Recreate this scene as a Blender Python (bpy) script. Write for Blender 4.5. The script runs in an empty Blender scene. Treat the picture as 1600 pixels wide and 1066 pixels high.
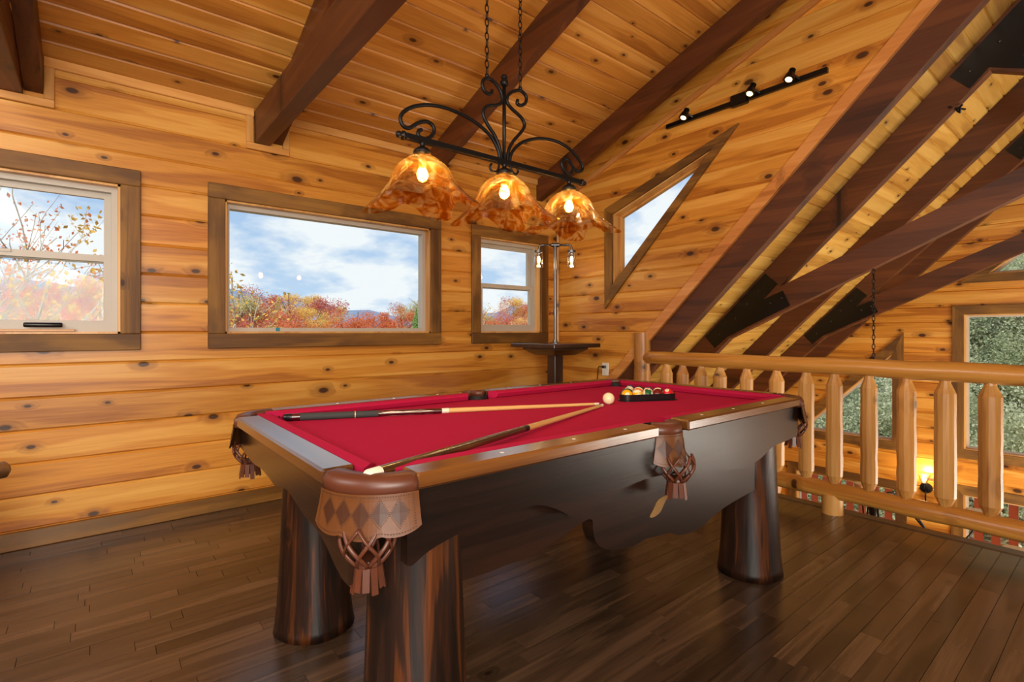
import bpy, bmesh, math, random
import numpy as np
from mathutils import Vector, Matrix

# ------------------------------------------------------------------ camera, world, light, exposure
SC = bpy.context.scene
COL = SC.collection
random.seed(7); RNG = np.random.default_rng(7)
H = 1.13                                                # camera height above the loft floor
cam_d = bpy.data.cameras.new('camera'); cam = bpy.data.objects.new('camera', cam_d); COL.objects.link(cam)
cam_d.sensor_width = 36; cam_d.lens = 18.0; cam_d.shift_y = -15.5/1600
cam_d.clip_start = .05; cam_d.clip_end = 20000
TH = math.atan2(985, 800)                               # angle from the optical axis to +x
cam.location = (0, 0, H); cam.rotation_euler = (math.pi/2, 0, TH - math.pi/2)
SC.camera = cam
SC.view_settings.view_transform = 'Standard'; SC.view_settings.look = 'None'
SC.view_settings.gamma = 1.0; SC.view_settings.use_curve_mapping = False
SC.view_settings.exposure = 0.0

def lin(c):
    f = lambda v: v/12.92 if v <= .04045 else ((v+.055)/1.055)**2.4
    return tuple(f(v/255) for v in c) + (1,)

def N(nt, t, **kw):
    n = nt.nodes.new(t)
    for k, v in kw.items():
        if k.startswith('i_'):
            n.inputs[k[2:].replace('_', ' ')].default_value = v
        else: setattr(n, k, v)
    return n

W = bpy.data.worlds.new('sky'); SC.world = W; W.use_nodes = True
nt = W.node_tree; nt.nodes.clear()
tc = N(nt, 'ShaderNodeTexCoord'); sep = N(nt, 'ShaderNodeSeparateXYZ'); nt.links.new(tc.outputs['Generated'], sep.inputs[0])
zz = N(nt, 'ShaderNodeMath', operation='ADD'); nt.links.new(sep.outputs['Z'], zz.inputs[0]); zz.inputs[1].default_value = .30
zm = N(nt, 'ShaderNodeMath', operation='MAXIMUM'); nt.links.new(zz.outputs[0], zm.inputs[0]); zm.inputs[1].default_value = .05
dv = N(nt, 'ShaderNodeVectorMath', operation='DIVIDE'); cb = N(nt, 'ShaderNodeCombineXYZ')
for i in range(3): nt.links.new(zm.outputs[0], cb.inputs[i])
nt.links.new(tc.outputs['Generated'], dv.inputs[0]); nt.links.new(cb.outputs[0], dv.inputs[1])
ns = N(nt, 'ShaderNodeTexNoise', i_Scale=2.1, i_Detail=7.0, i_Roughness=.58); nt.links.new(dv.outputs[0], ns.inputs['Vector'])
rp = N(nt, 'ShaderNodeValToRGB'); rp.color_ramp.elements[0].position = .42; rp.color_ramp.elements[1].position = .56
nt.links.new(ns.outputs['Fac'], rp.inputs[0])
gr = N(nt, 'ShaderNodeValToRGB'); gr.color_ramp.elements[0].color = lin((196, 219, 244)); gr.color_ramp.elements[1].color = lin((112, 160, 222))
gr.color_ramp.elements[1].position = .55; nt.links.new(sep.outputs['Z'], gr.inputs[0])
mx = N(nt, 'ShaderNodeMix', data_type='RGBA'); nt.links.new(rp.outputs[0], mx.inputs['Factor']); nt.links.new(gr.outputs[0], mx.inputs['A'])
mx.inputs['B'].default_value = lin((243, 246, 251))
bg = N(nt, 'ShaderNodeBackground', i_Strength=1.1); nt.links.new(mx.outputs['Result'], bg.inputs[0])
wo = N(nt, 'ShaderNodeOutputWorld'); nt.links.new(bg.outputs[0], wo.inputs[0])

def light(name, kind, loc, power, color=(1, 1, 1), target=None, **kw):
    d = bpy.data.lights.new(name, kind); o = bpy.data.objects.new(name, d); COL.objects.link(o)
    o.location = loc; d.energy = power; d.color = color
    for k, v in kw.items(): setattr(d, k, v)
    if target is not None: o.rotation_euler = (Vector(target)-Vector(loc)).to_track_quat('-Z', 'Y').to_euler()
    return o
sun = light('sun', 'SUN', (-20, -30, 40), 4.5, (1, .94, .84), target=(0, 0, 0), angle=.01)
light('room_fill', 'AREA', (-.9, -1.3, 3.0), 95, (1, .95, .87), target=(1.6, 2.4, .9), shape='RECTANGLE', size=2.6, size_y=1.6)  # added fill behind the camera to brighten the loft, no fixture there
light('ceiling_fill', 'AREA', (-.6, -1.9, 1.5), 168, (1, .94, .85), target=(1.6, 2.2, 3.0), shape='RECTANGLE', size=2.2, size_y=1.2)  # added upward fill that brightens the ceiling, not a fitting of the room
light('loft_fill', 'AREA', (-1.9, 1.6, 2.2), 40, (1, .96, .90), target=(2.0, 1.8, 1.0), shape='RECTANGLE', size=1.6, size_y=1.2)  # added side fill for the loft, stands for no lamp
light('great_room_fill', 'AREA', (5.4, -1.7, -.5), 140, (1, .92, .80), target=(5.6, 2.2, 1.7), shape='RECTANGLE', size=2.4, size_y=1.6)  # added fill from below for the rafter undersides, no real lamp
light('great_room_low_fill', 'AREA', (5.2, -.6, -1.2), 45, (1, .84, .64), target=(7.4, 1.4, -.3), shape='RECTANGLE', size=1.6, size_y=1.2)  # added low fill aimed at the end wall, no real lamp

# ------------------------------------------------------------------ helpers
def tag(o, label=None, cat=None, group=None, kind=None):
    for k, v in (('label', label), ('category', cat), ('group', group), ('kind', kind)):
        if v: o[k] = v
    return o
def empty(name, loc=(0, 0, 0), parent=None, **kw):
    o = bpy.data.objects.new(name, None); COL.objects.link(o); o.location = loc; o.empty_display_size = .1
    if parent: o.parent = parent
    return tag(o, **kw)
def mesh_obj(name, verts, faces, mat, parent=None, origin=(0, 0, 0), smooth=False, matrix=None):
    me = bpy.data.meshes.new(name)
    v = np.asarray(verts, float).reshape(-1, 3) - np.asarray(origin, float)
    me.from_pydata([tuple(p) for p in v], [], [tuple(f) for f in faces])
    me.materials.append(mat)
    if smooth: me.polygons.foreach_set('use_smooth', [True]*len(me.polygons))
    me.update()
    o = bpy.data.objects.new(name, me); COL.objects.link(o)
    if parent is not None: o.parent = parent
    if matrix is not None: o.matrix_local = matrix
    elif parent is None: o.location = origin
    return o

class MB:
    def __init__(s): s.v = []; s.f = []
    def add(s, vs, fs):
        b = len(s.v); s.v += [tuple(map(float, p)) for p in vs]; s.f += [tuple(i+b for i in f) for f in fs]; return s
    def box(s, a, b):
        (x0, y0, z0), (x1, y1, z1) = a, b
        return s.add([(x0,y0,z0),(x1,y0,z0),(x1,y1,z0),(x0,y1,z0),(x0,y0,z1),(x1,y0,z1),(x1,y1,z1),(x0,y1,z1)],
                     [(3,2,1,0),(4,5,6,7),(0,1,5,4),(1,2,6,5),(2,3,7,6),(3,0,4,7)])
    def cbox(s, a, b, c=.004):                                   # box with all twelve edges chamfered
        a = np.array(a, float); b = np.array(b, float); m = (a+b)/2; h = (b-a)/2
        c = min(c, *(h*.9)); vs = []; fs = []
        for ax in range(3):
            for sg in (-1, 1):
                o1, o2 = (ax+1) % 3, (ax+2) % 3; q = []
                for e1, e2 in ((-1,-1),(1,-1),(1,1),(-1,1)):
                    p = np.zeros(3); p[ax] = sg*h[ax]; p[o1] = e1*(h[o1]-c); p[o2] = e2*(h[o2]-c); q.append(len(vs)); vs.append(p+m)
                fs.append(tuple(q if sg > 0 else q[::-1]))
        idx = {}
        for i, p in enumerate(vs):
            d = (p-m)/h; ax = int(np.argmax(np.abs(d))); idx[(ax,)+tuple(np.sign(p-m).astype(int))] = i
        for ax in range(3):
            o1, o2 = (ax+1) % 3, (ax+2) % 3
            for s1 in (-1, 1):
                for s2 in (-1, 1):
                    def k(face, sa):
                        t = [0,0,0]; t[ax] = sa; t[o1] = s1; t[o2] = s2; return idx[(face,)+tuple(t)]
                    q = [k(o1,-1), k(o1,1), k(o2,1), k(o2,-1)]
                    fs.append(tuple(q if s1*s2 < 0 else q[::-1]))
        for sx in (-1,1):
            for sy in (-1,1):
                for sz in (-1,1):
                    q = [idx[(a_, sx, sy, sz)] for a_ in range(3)]; fs.append(tuple(q if sx*sy*sz > 0 else q[::-1]))
        return s.add(vs, fs)
    def prism(s, pts, ext):                                       # polygon of 3-D points extruded by a vector
        n = len(pts); e = np.array(ext, float); P = [np.array(p, float) for p in pts]
        nv = np.zeros(3)
        for i in range(n): nv += np.cross(P[i], P[(i+1) % n])
        top = list(range(n)); bot = list(range(2*n-1, n-1, -1)); flip = nv @ e > 0
        fs = [tuple(top[::-1]) if flip else tuple(top), tuple(bot[::-1]) if flip else tuple(bot)]
        for i in range(n):
            j = (i+1) % n; q = (i, j, j+n, i+n); fs.append(q if flip else q[::-1])
        return s.add(P+[p+e for p in P], fs)
    def tube(s, path, r, n=10, cap=True, up=None, closed=False, flat=None):
        P = [np.array(p, float) for p in path]; m = len(P)
        rs = [r]*m if np.isscalar(r) else list(r)
        T = []
        for i in range(m):
            a = P[(i-1) % m] if (i > 0 or closed) else P[i]; b = P[(i+1) % m] if (i < m-1 or closed) else P[i]
            t = b-a; T.append(t/(np.linalg.norm(t)+1e-12))
        ref = np.array(up if up is not None else ((0,0,1) if abs(T[0][2]) < .9 else (1,0,0)), float)
        u = np.cross(T[0], ref); u /= np.linalg.norm(u); vs = []
        for i in range(m):
            u = u-T[i]*(u@T[i]); u /= np.linalg.norm(u)+1e-12; w = np.cross(T[i], u)
            for k in range(n):
                a = 2*math.pi*k/n; fl = 1 if flat is None else flat
                vs.append(P[i]+rs[i]*(math.cos(a)*u+fl*math.sin(a)*w))
        fs = []
        for i in range(m if closed else m-1):
            i2 = (i+1) % m
            for k in range(n):
                k2 = (k+1) % n; fs.append((i*n+k, i*n+k2, i2*n+k2, i2*n+k))
        if cap and not closed: fs += [tuple(range(n-1,-1,-1)), tuple((m-1)*n+k for k in range(n))]
        return s.add(vs, fs)
    def lathe(s, c, prof, n=16, axis='z', cap=True):
        c = np.array(c, float); vs = []; fs = []
        for r, h in prof:
            for k in range(n):
                a = 2*math.pi*k/n; p = (r*math.cos(a), r*math.sin(a), h)
                if axis == 'x': p = (p[2], p[0], p[1])
                if axis == 'y': p = (p[1], p[2], p[0])
                vs.append(c+np.array(p))
        for i in range(len(prof)-1):
            for k in range(n):
                k2 = (k+1) % n; fs.append((i*n+k, i*n+k2, (i+1)*n+k2, (i+1)*n+k))
        if cap:
            if prof[0][0] > 1e-5: fs.append(tuple(range(n-1,-1,-1)))
            if prof[-1][0] > 1e-5: fs.append(tuple((len(prof)-1)*n+k for k in range(n)))
        return s.add(vs, fs)
    def grid(s, P, wrap=False):                                   # P[i][j] surface grid
        m, n = len(P), len(P[0]); vs = [p for r in P for p in r]; fs = []
        for i in range(m-1):
            for j in range(n if wrap else n-1):
                j2 = (j+1) % n; fs.append((i*n+j, i*n+j2, (i+1)*n+j2, (i+1)*n+j))
        return s.add(vs, fs)
    def build(s, name, mat, parent=None, origin=(0,0,0), smooth=False, matrix=None):
        return mesh_obj(name, s.v, s.f, mat, parent, origin, smooth, matrix)

def spline(pts, k=5):                                             # Catmull-Rom through points
    P = [np.array(p, float) for p in pts]; P = [2*P[0]-P[1]]+P+[2*P[-1]-P[-2]]; out = []
    for i in range(1, len(P)-2):
        for t in np.linspace(0, 1, k, endpoint=False):
            a, b, c, d = P[i-1:i+3]
            out.append(.5*((2*b)+(c-a)*t+(2*a-5*b+4*c-d)*t*t+(3*b-a-3*c+d)*t**3))
    out.append(P[-2]); return out
def smooth_by_angle(o, ang=40):
    me = o.data; me.polygons.foreach_set('use_smooth', [True]*len(me.polygons))
    bm = bmesh.new(); bm.from_mesh(me)
    for e in bm.edges:
        if len(e.link_faces) == 2 and e.calc_face_angle(0) > math.radians(ang): e.smooth = False
    bm.to_mesh(me); bm.free(); return o

# pixel helpers: a pixel gives a direction only; the plane it lies in gives the distance
FW = np.array([math.cos(TH), math.sin(TH), 0]); RT = np.array([math.sin(TH), -math.cos(TH), 0]); CAM = np.array([0, 0, H])
def ray(px, py): return FW*800+RT*(px-800)+np.array([0, 0, 517.5-py])
def on_y(px, py, y): r = ray(px, py); return CAM+r*(y/r[1])
def project(p):
    d = np.array(p)-CAM; k = d@FW
    return (800+800*(d@RT)/k, 517.5-800*d[2]/k, k)

# ------------------------------------------------------------------ materials
def new_mat(name):
    m = bpy.data.materials.new(name); m.use_nodes = True; t = m.node_tree; t.nodes.clear()
    out = N(t, 'ShaderNodeOutputMaterial'); return m, t, out
def principled(t, out, **kw):
    b = N(t, 'ShaderNodeBsdfPrincipled')
    for k, v in kw.items(): b.inputs[k.replace('_', ' ')].default_value = v
    t.links.new(b.outputs[0], out.inputs[0]); return b
def plain(name, rgb, rough=.5, metal=0, noise=.08, scale=8, bump=0, coat=0, spec=.5):
    m, t, out = new_mat(name); b = principled(t, out, Roughness=rough, Metallic=metal)
    b.inputs['Coat Weight'].default_value = coat; b.inputs['Specular IOR Level'].default_value = spec
    tc = N(t, 'ShaderNodeTexCoord'); ns = N(t, 'ShaderNodeTexNoise', i_Scale=scale, i_Detail=4.0)
    t.links.new(tc.outputs['Object'], ns.inputs['Vector'])
    mr = N(t, 'ShaderNodeMapRange'); mr.inputs['To Min'].default_value = 1-noise*1.6; mr.inputs['To Max'].default_value = 1+noise*1.6
    t.links.new(ns.outputs['Fac'], mr.inputs[0])
    mu = N(t, 'ShaderNodeVectorMath', operation='SCALE'); mu.inputs[0].default_value = lin(rgb)[:3]; t.links.new(mr.outputs[0], mu.inputs['Scale'])
    t.links.new(mu.outputs[0], b.inputs['Base Color'])
    if bump:
        bp = N(t, 'ShaderNodeBump', i_Strength=bump, i_Distance=.004); t.links.new(ns.outputs['Fac'], bp.inputs['Height']); t.links.new(bp.outputs[0], b.inputs['Normal'])
    return m
def emit(name, rgb, s):
    m, t, out = new_mat(name); e = N(t, 'ShaderNodeEmission', i_Strength=s); e.inputs[0].default_value = lin(rgb); t.links.new(e.outputs[0], out.inputs[0]); return m

def wood(name, light_c, mid_c, dark_c, axis='X', rough=.4, knots=.5, knot_c=(58, 26, 12), ksize=1.0, grain=1.0, vary=.13, ring=.30, coat=.15, bump=.12, patch=None, stretch=1.0, fig=1.0):
    m, t, out = new_mat(name); L = t.links.new
    b = principled(t, out, Roughness=rough); b.inputs['Coat Weight'].default_value = coat; b.inputs['Coat Roughness'].default_value = .25
    tc = N(t, 'ShaderNodeTexCoord'); oi = N(t, 'ShaderNodeObjectInfo')
    sp = N(t, 'ShaderNodeSeparateXYZ'); L(tc.outputs['Object'], sp.inputs[0])
    cm = N(t, 'ShaderNodeCombineXYZ')
    a, c, d = {'X': (0, 1, 2), 'Y': (1, 0, 2), 'Z': (2, 0, 1)}[axis]
    L(sp.outputs[a], cm.inputs[0]); L(sp.outputs[c], cm.inputs[1]); L(sp.outputs[d], cm.inputs[2])
    off = N(t, 'ShaderNodeVectorMath', operation='SCALE'); off.inputs[0].default_value = (41.3, 17.7, 9.1); L(oi.outputs['Random'], off.inputs['Scale'])
    ad = N(t, 'ShaderNodeVectorMath', operation='ADD'); L(cm.outputs[0], ad.inputs[0]); L(off.outputs[0], ad.inputs[1])
    # knots: sparse cells
    km = N(t, 'ShaderNodeVectorMath', operation='MULTIPLY'); km.inputs[1].default_value = (2.9, 5.2, 5.2); L(ad.outputs[0], km.inputs[0])
    vo = N(t, 'ShaderNodeTexVoronoi', voronoi_dimensions='2D', feature='F1'); vo.inputs['Scale'].default_value = 1; L(km.outputs[0], vo.inputs['Vector'])
    sc = N(t, 'ShaderNodeSeparateColor'); L(vo.outputs['Color'], sc.inputs[0])
    pick = N(t, 'ShaderNodeMath', operation='LESS_THAN'); L(sc.outputs[0], pick.inputs[0]); pick.inputs[1].default_value = knots
    rad = N(t, 'ShaderNodeMapRange'); L(sc.outputs[1], rad.inputs[0]); rad.inputs['To Min'].default_value = .035*ksize; rad.inputs['To Max'].default_value = .10*ksize
    rel = N(t, 'ShaderNodeMath', operation='DIVIDE'); L(vo.outputs['Distance'], rel.inputs[0]); L(rad.outputs[0], rel.inputs[1])
    core = N(t, 'ShaderNodeMapRange', interpolation_type='SMOOTHSTEP'); L(rel.outputs[0], core.inputs[0])
    core.inputs['From Min'].default_value = 1.15; core.inputs['From Max'].default_value = .65; core.inputs['To Min'].default_value = 0; core.inputs['To Max'].default_value = 1
    halo = N(t, 'ShaderNodeMapRange', interpolation_type='SMOOTHSTEP'); L(rel.outputs[0], halo.inputs[0])
    halo.inputs['From Min'].default_value = 3.6; halo.inputs['From Max'].default_value = .8; halo.inputs['To Min'].default_value = 0; halo.inputs['To Max'].default_value = 1
    cK = N(t, 'ShaderNodeMath', operation='MULTIPLY'); L(core.outputs[0], cK.inputs[0]); L(pick.outputs[0], cK.inputs[1])
    hK = N(t, 'ShaderNodeMath', operation='MULTIPLY'); L(halo.outputs[0], hK.inputs[0]); L(pick.outputs[0], hK.inputs[1])
    # long figure
    gm = N(t, 'ShaderNodeVectorMath', operation='MULTIPLY'); gm.inputs[1].default_value = (.55*stretch, 7.5*fig, 7.5*fig); L(ad.outputs[0], gm.inputs[0])
    n1 = N(t, 'ShaderNodeTexNoise', i_Scale=1.0, i_Detail=3.0, i_Roughness=.5, i_Distortion=.4); L(gm.outputs[0], n1.inputs['Vector'])
    ph = N(t, 'ShaderNodeMath', operation='MULTIPLY_ADD'); L(n1.outputs['Fac'], ph.inputs[0]); ph.inputs[1].default_value = 9.0
    hs = N(t, 'ShaderNodeMath', operation='MULTIPLY'); L(hK.outputs[0], hs.inputs[0]); hs.inputs[1].default_value = 1.6; L(hs.outputs[0], ph.inputs[2])
    sn = N(t, 'ShaderNodeMath', operation='SINE'); p2 = N(t, 'ShaderNodeMath', operation='MULTIPLY'); L(ph.outputs[0], p2.inputs[0]); p2.inputs[1].default_value = 5.0; L(p2.outputs[0], sn.inputs[0])
    fm = N(t, 'ShaderNodeVectorMath', operation='MULTIPLY'); fm.inputs[1].default_value = (5*grain*stretch, 150*grain, 150*grain); L(ad.outputs[0], fm.inputs[0])
    n2 = N(t, 'ShaderNodeTexNoise', i_Scale=1.0, i_Detail=2.0); L(fm.outputs[0], n2.inputs['Vector'])
    f1 = N(t, 'ShaderNodeMath', operation='MULTIPLY_ADD'); L(sn.outputs[0], f1.inputs[0]); f1.inputs[1].default_value = .16*ring
    L(n1.outputs['Fac'], f1.inputs[2])
    f2 = N(t, 'ShaderNodeMath', operation='MULTIPLY_ADD'); L(n2.outputs['Fac'], f2.inputs[0]); f2.inputs[1].default_value = .22
    sb = N(t, 'ShaderNodeMath', operation='SUBTRACT'); L(f1.outputs[0], sb.inputs[0]); sb.inputs[1].default_value = .11; L(sb.outputs[0], f2.inputs[2])
    cr = N(t, 'ShaderNodeValToRGB'); e = cr.color_ramp.elements
    e[0].position = .28; e[0].color = lin(dark_c); e[1].position = .74; e[1].color = lin(light_c)
    k = cr.color_ramp.elements.new(.5); k.color = lin(mid_c)
    L(f2.outputs[0], cr.inputs[0])
    col = cr.outputs[0]
    def mix(fac, colB, colA):
        x = N(t, 'ShaderNodeMix', data_type='RGBA'); L(fac, x.inputs['Factor']); L(colA, x.inputs['A'])
        if isinstance(colB, tuple): x.inputs['B'].default_value = colB
        else: L(colB, x.inputs['B'])
        return x.outputs['Result']
    if patch:                                                       # uneven stain
        pn = N(t, 'ShaderNodeTexNoise', i_Scale=3.0, i_Detail=3.0); pm = N(t, 'ShaderNodeVectorMath', operation='MULTIPLY'); pm.inputs[1].default_value = (1, 2.2, 2.2)
        L(ad.outputs[0], pm.inputs[0]); L(pm.outputs[0], pn.inputs['Vector'])
        pr = N(t, 'ShaderNodeMapRange', interpolation_type='SMOOTHSTEP'); L(pn.outputs['Fac'], pr.inputs[0]); pr.inputs['From Min'].default_value = .42; pr.inputs['From Max'].default_value = .68
        pf = N(t, 'ShaderNodeMath', operation='MULTIPLY'); L(pr.outputs[0], pf.inputs[0]); pf.inputs[1].default_value = .75
        col = mix(pf.outputs[0], lin(patch), col)
    hf = N(t, 'ShaderNodeMath', operation='MULTIPLY'); L(hK.outputs[0], hf.inputs[0]); hf.inputs[1].default_value = .5
    col = mix(hf.outputs[0], tuple(.5*(x+y) for x, y in zip(lin(dark_c), lin(knot_c))), col)
    kf = N(t, 'ShaderNodeMath', operation='MULTIPLY'); L(cK.outputs[0], kf.inputs[0]); kf.inputs[1].default_value = .9
    col = mix(kf.outputs[0], lin(knot_c), col)
    vr = N(t, 'ShaderNodeMapRange'); L(oi.outputs['Random'], vr.inputs[0]); vr.inputs['To Min'].default_value = 1-vary; vr.inputs['To Max'].default_value = 1+vary*.8
    ml = N(t, 'ShaderNodeVectorMath', operation='SCALE'); L(col, ml.inputs[0]); L(vr.outputs[0], ml.inputs['Scale'])
    L(ml.outputs[0], b.inputs['Base Color'])
    if bump:
        bp = N(t, 'ShaderNodeBump', i_Strength=bump, i_Distance=.002); L(n2.outputs['Fac'], bp.inputs['Height']); L(bp.outputs[0], b.inputs['Normal'])
    return m

def glass_pane(name, refl=.06, top=.06):
    m, t, out = new_mat(name); tr = N(t, 'ShaderNodeBsdfTransparent'); gl = N(t, 'ShaderNodeBsdfGlossy'); gl.inputs['Roughness'].default_value = .01
    tr.inputs[0].default_value = (.96, .98, .97, 1)
    ly = N(t, 'ShaderNodeLayerWeight', i_Blend=.25); mr = N(t, 'ShaderNodeMapRange'); t.links.new(ly.outputs['Fresnel'], mr.inputs[0]); mr.inputs['To Max'].default_value = top; mr.inputs['To Min'].default_value = refl*.2
    mx = N(t, 'ShaderNodeMixShader'); t.links.new(mr.outputs[0], mx.inputs[0]); t.links.new(tr.outputs[0], mx.inputs[1]); t.links.new(gl.outputs[0], mx.inputs[2]); t.links.new(mx.outputs[0], out.inputs[0]); return m

M = {}
PINE = dict(light_c=(230, 174, 84), mid_c=(208, 140, 50), dark_c=(162, 92, 22))
M['pine'] = wood('knotty_pine', **PINE, knots=.75, ksize=1.15, knot_c=(48, 18, 8))
M['pine_ceil'] = wood('ceiling_pine', (218, 158, 76), (196, 130, 50), (152, 88, 26), knots=.7, ksize=.75)
M['pine_deck'] = wood('deck_pine', (222, 178, 92), (204, 154, 68), (168, 116, 42), knots=.75, ksize=.7)
M['pine_trim'] = wood('pine_trim', (226, 170, 96), (208, 146, 72), (176, 110, 46), knots=.25, ksize=.6)
M['casing'] = wood('stained_casing', (154, 108, 38), (122, 82, 26), (82, 50, 14), knots=.3, patch=(84, 52, 16), ksize=.7, coat=0, rough=.6)
M['base'] = wood('baseboard', (166, 118, 54), (142, 98, 40), (104, 68, 24), knots=.4, patch=(110, 78, 36))
M['rafter'] = wood('dark_rafter_y', (112, 62, 26), (88, 45, 17), (58, 28, 10), axis='Y', knots=.3, knot_c=(30, 13, 6), vary=.1, rough=.5, coat=.04)
M['floor'] = wood('dark_oak_floor', (92, 69, 50), (75, 55, 39), (52, 38, 27), knots=.12, ksize=.5, knot_c=(36, 22, 14), vary=.42, rough=.25, grain=1.2, ring=.7, coat=.3)
M['nosing'] = wood('floor_nosing', (92, 72, 54), (76, 58, 44), (56, 42, 32), axis='Y', knots=0, rough=.35)
M['log'] = wood('peeled_log_y', (224, 166, 84), (204, 142, 62), (168, 106, 40), axis='Y', knots=.9, ksize=.8, rough=.32, coat=.3)
M['log_z'] = wood('peeled_log_z', (216, 164, 92), (194, 138, 68), (156, 100, 44), axis='Z', knots=.9, ksize=.8, rough=.4)
M['bark'] = wood('dark_log_leg', (98, 50, 14), (38, 18, 8), (12, 6, 3), axis='Z', knots=.3, knot_c=(10, 5, 3), rough=.42, coat=.22, ring=.25, grain=.55, bump=.5, vary=.05, stretch=2.2, fig=3.2)
M['apron'] = wood('dark_slab_x', (42, 23, 14), (26, 14, 9), (11, 6, 4), knots=.15, knot_c=(10, 6, 4), rough=.34, coat=.22, vary=.05)
M['apron_y'] = wood('dark_slab_y', (60, 37, 22), (42, 25, 15), (24, 14, 9), axis='Y', knots=.15, knot_c=(20, 11, 7), rough=.26, coat=.5, vary=.05)
M['railtop'] = wood('rail_wood_x', (134, 84, 36), (102, 60, 26), (60, 34, 15), knots=.15, knot_c=(26, 13, 7), rough=.2, coat=.8, vary=.05)
M['railtop_y'] = wood('rail_wood_y', (112, 72, 38), (86, 52, 27), (52, 30, 15), axis='Y', knots=.15, knot_c=(26, 13, 7), rough=.22, coat=.8, vary=.05)
M['bistro'] = wood('bistro_wood', (74, 48, 34), (54, 34, 24), (34, 20, 14), knots=.1, rough=.28, coat=.4, vary=.05)
M['bistro_z'] = wood('bistro_wood_z', (74, 46, 32), (54, 33, 22), (34, 20, 13), axis='Z', knots=.1, rough=.35, vary=.05)
M['vinyl'] = plain('window_vinyl', (186, 178, 164), .4, noise=.03)
M['pane'] = glass_pane('window_glass')
M['iron'] = plain('black_iron', (26, 24, 24), .42, .6, noise=.2, scale=40)
M['black'] = plain('black_plate', (12, 11, 11), .35, .2, noise=.1)
M['bolt'] = plain('bolt_steel', (70, 68, 66), .35, .9)
M['pipe'] = plain('steel_pipe', (112, 112, 112), .3, .95, noise=.12, scale=30)
M['cloth'] = plain('red_felt', (174, 26, 66), .95, noise=.05, scale=350, bump=.05, spec=.1)
M['leather'] = plain('brown_leather', (100, 57, 23), .42, noise=.12, scale=18, bump=.1)
M['leather_dk'] = plain('dark_leather', (92, 48, 30), .38, noise=.15, scale=20, bump=.1)
M['leather_diamond'] = plain('diamond_leather', (66, 33, 13), .45, noise=.1)
M['stitch'] = plain('stitching', (70, 38, 18), .7)
M['liner'] = plain('pocket_liner', (20, 14, 11), .7)
M['plastic'] = plain('black_plastic', (18, 18, 20), .3, noise=.05)
M['white'] = plain('white_plastic', (232, 228, 216), .35, noise=.02)
M['wick'] = emit('bulb_glow', (255, 214, 140), 30.0)
M['bulb'] = emit('pendant_glow', (255, 205, 120), 200.0)
M['spot'] = emit('spot_glow', (255, 226, 160), 6.0)
M['rubber'] = plain('cue_tip', (60, 90, 120), .8)
M['maple'] = wood('cue_maple', (226, 186, 124), (212, 168, 104), (190, 144, 82), knots=0, rough=.25, vary=.04, ring=.2)
M['redwood'] = wood('cue_red', (96, 22, 18), (66, 14, 14), (34, 8, 8), knots=0, rough=.15, coat=.8, vary=.04)
M['darkcue'] = wood('cue_dark', (118, 76, 34), (64, 36, 18), (26, 14, 8), knots=0, rough=.15, coat=.8, vary=.04, grain=.3)
M['wrap'] = plain('linen_wrap', (52, 56, 54), .8, noise=.3, scale=300)
M['ivory'] = plain('cue_ivory', (232, 222, 200), .3, noise=.02)
M['stainred'] = plain('deck_stain', (206, 92, 52), .7, noise=.1)
M['grey'] = plain('pale_grey', (170, 172, 176), .5)

def shade_glass():
    m, t, out = new_mat('amber_art_glass'); L = t.links.new
    tc = N(t, 'ShaderNodeTexCoord'); ns = N(t, 'ShaderNodeTexNoise', i_Scale=14.0, i_Detail=4.0, i_Distortion=2.0); L(tc.outputs['Object'], ns.inputs['Vector'])
    cr = N(t, 'ShaderNodeValToRGB'); e = cr.color_ramp.elements; e[0].position = .36; e[0].color = lin((186, 116, 36)); e[1].position = .60; e[1].color = lin((255, 244, 214))
    k = cr.color_ramp.elements.new(.5); k.color = lin((232, 176, 84)); L(ns.outputs['Fac'], cr.inputs[0])
    tr = N(t, 'ShaderNodeBsdfTransparent'); L(cr.outputs[0], tr.inputs[0])
    tl = N(t, 'ShaderNodeBsdfTranslucent'); L(cr.outputs[0], tl.inputs[0])
    gl = N(t, 'ShaderNodeBsdfGlossy'); gl.inputs['Roughness'].default_value = .08
    bp = N(t, 'ShaderNodeBump', i_Strength=.6, i_Distance=.01); L(ns.outputs['Fac'], bp.inputs['Height']); L(bp.outputs[0], gl.inputs['Normal'])
    m1 = N(t, 'ShaderNodeMixShader'); m1.inputs[0].default_value = .24; L(tr.outputs[0], m1.inputs[1]); L(tl.outputs[0], m1.inputs[2])
    ly = N(t, 'ShaderNodeLayerWeight', i_Blend=.18); L(bp.outputs[0], ly.inputs['Normal'])
    lm = N(t, 'ShaderNodeMath', operation='MULTIPLY'); L(ly.outputs['Fresnel'], lm.inputs[0]); lm.inputs[1].default_value = .6
    m2 = N(t, 'ShaderNodeMixShader'); L(lm.outputs[0], m2.inputs[0]); L(m1.outputs[0], m2.inputs[1]); L(gl.outputs[0], m2.inputs[2]); L(m2.outputs[0], out.inputs[0])
    return m
M['amber'] = shade_glass()
M['jar'] = glass_pane('jar_glass', .5, .8)

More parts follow.
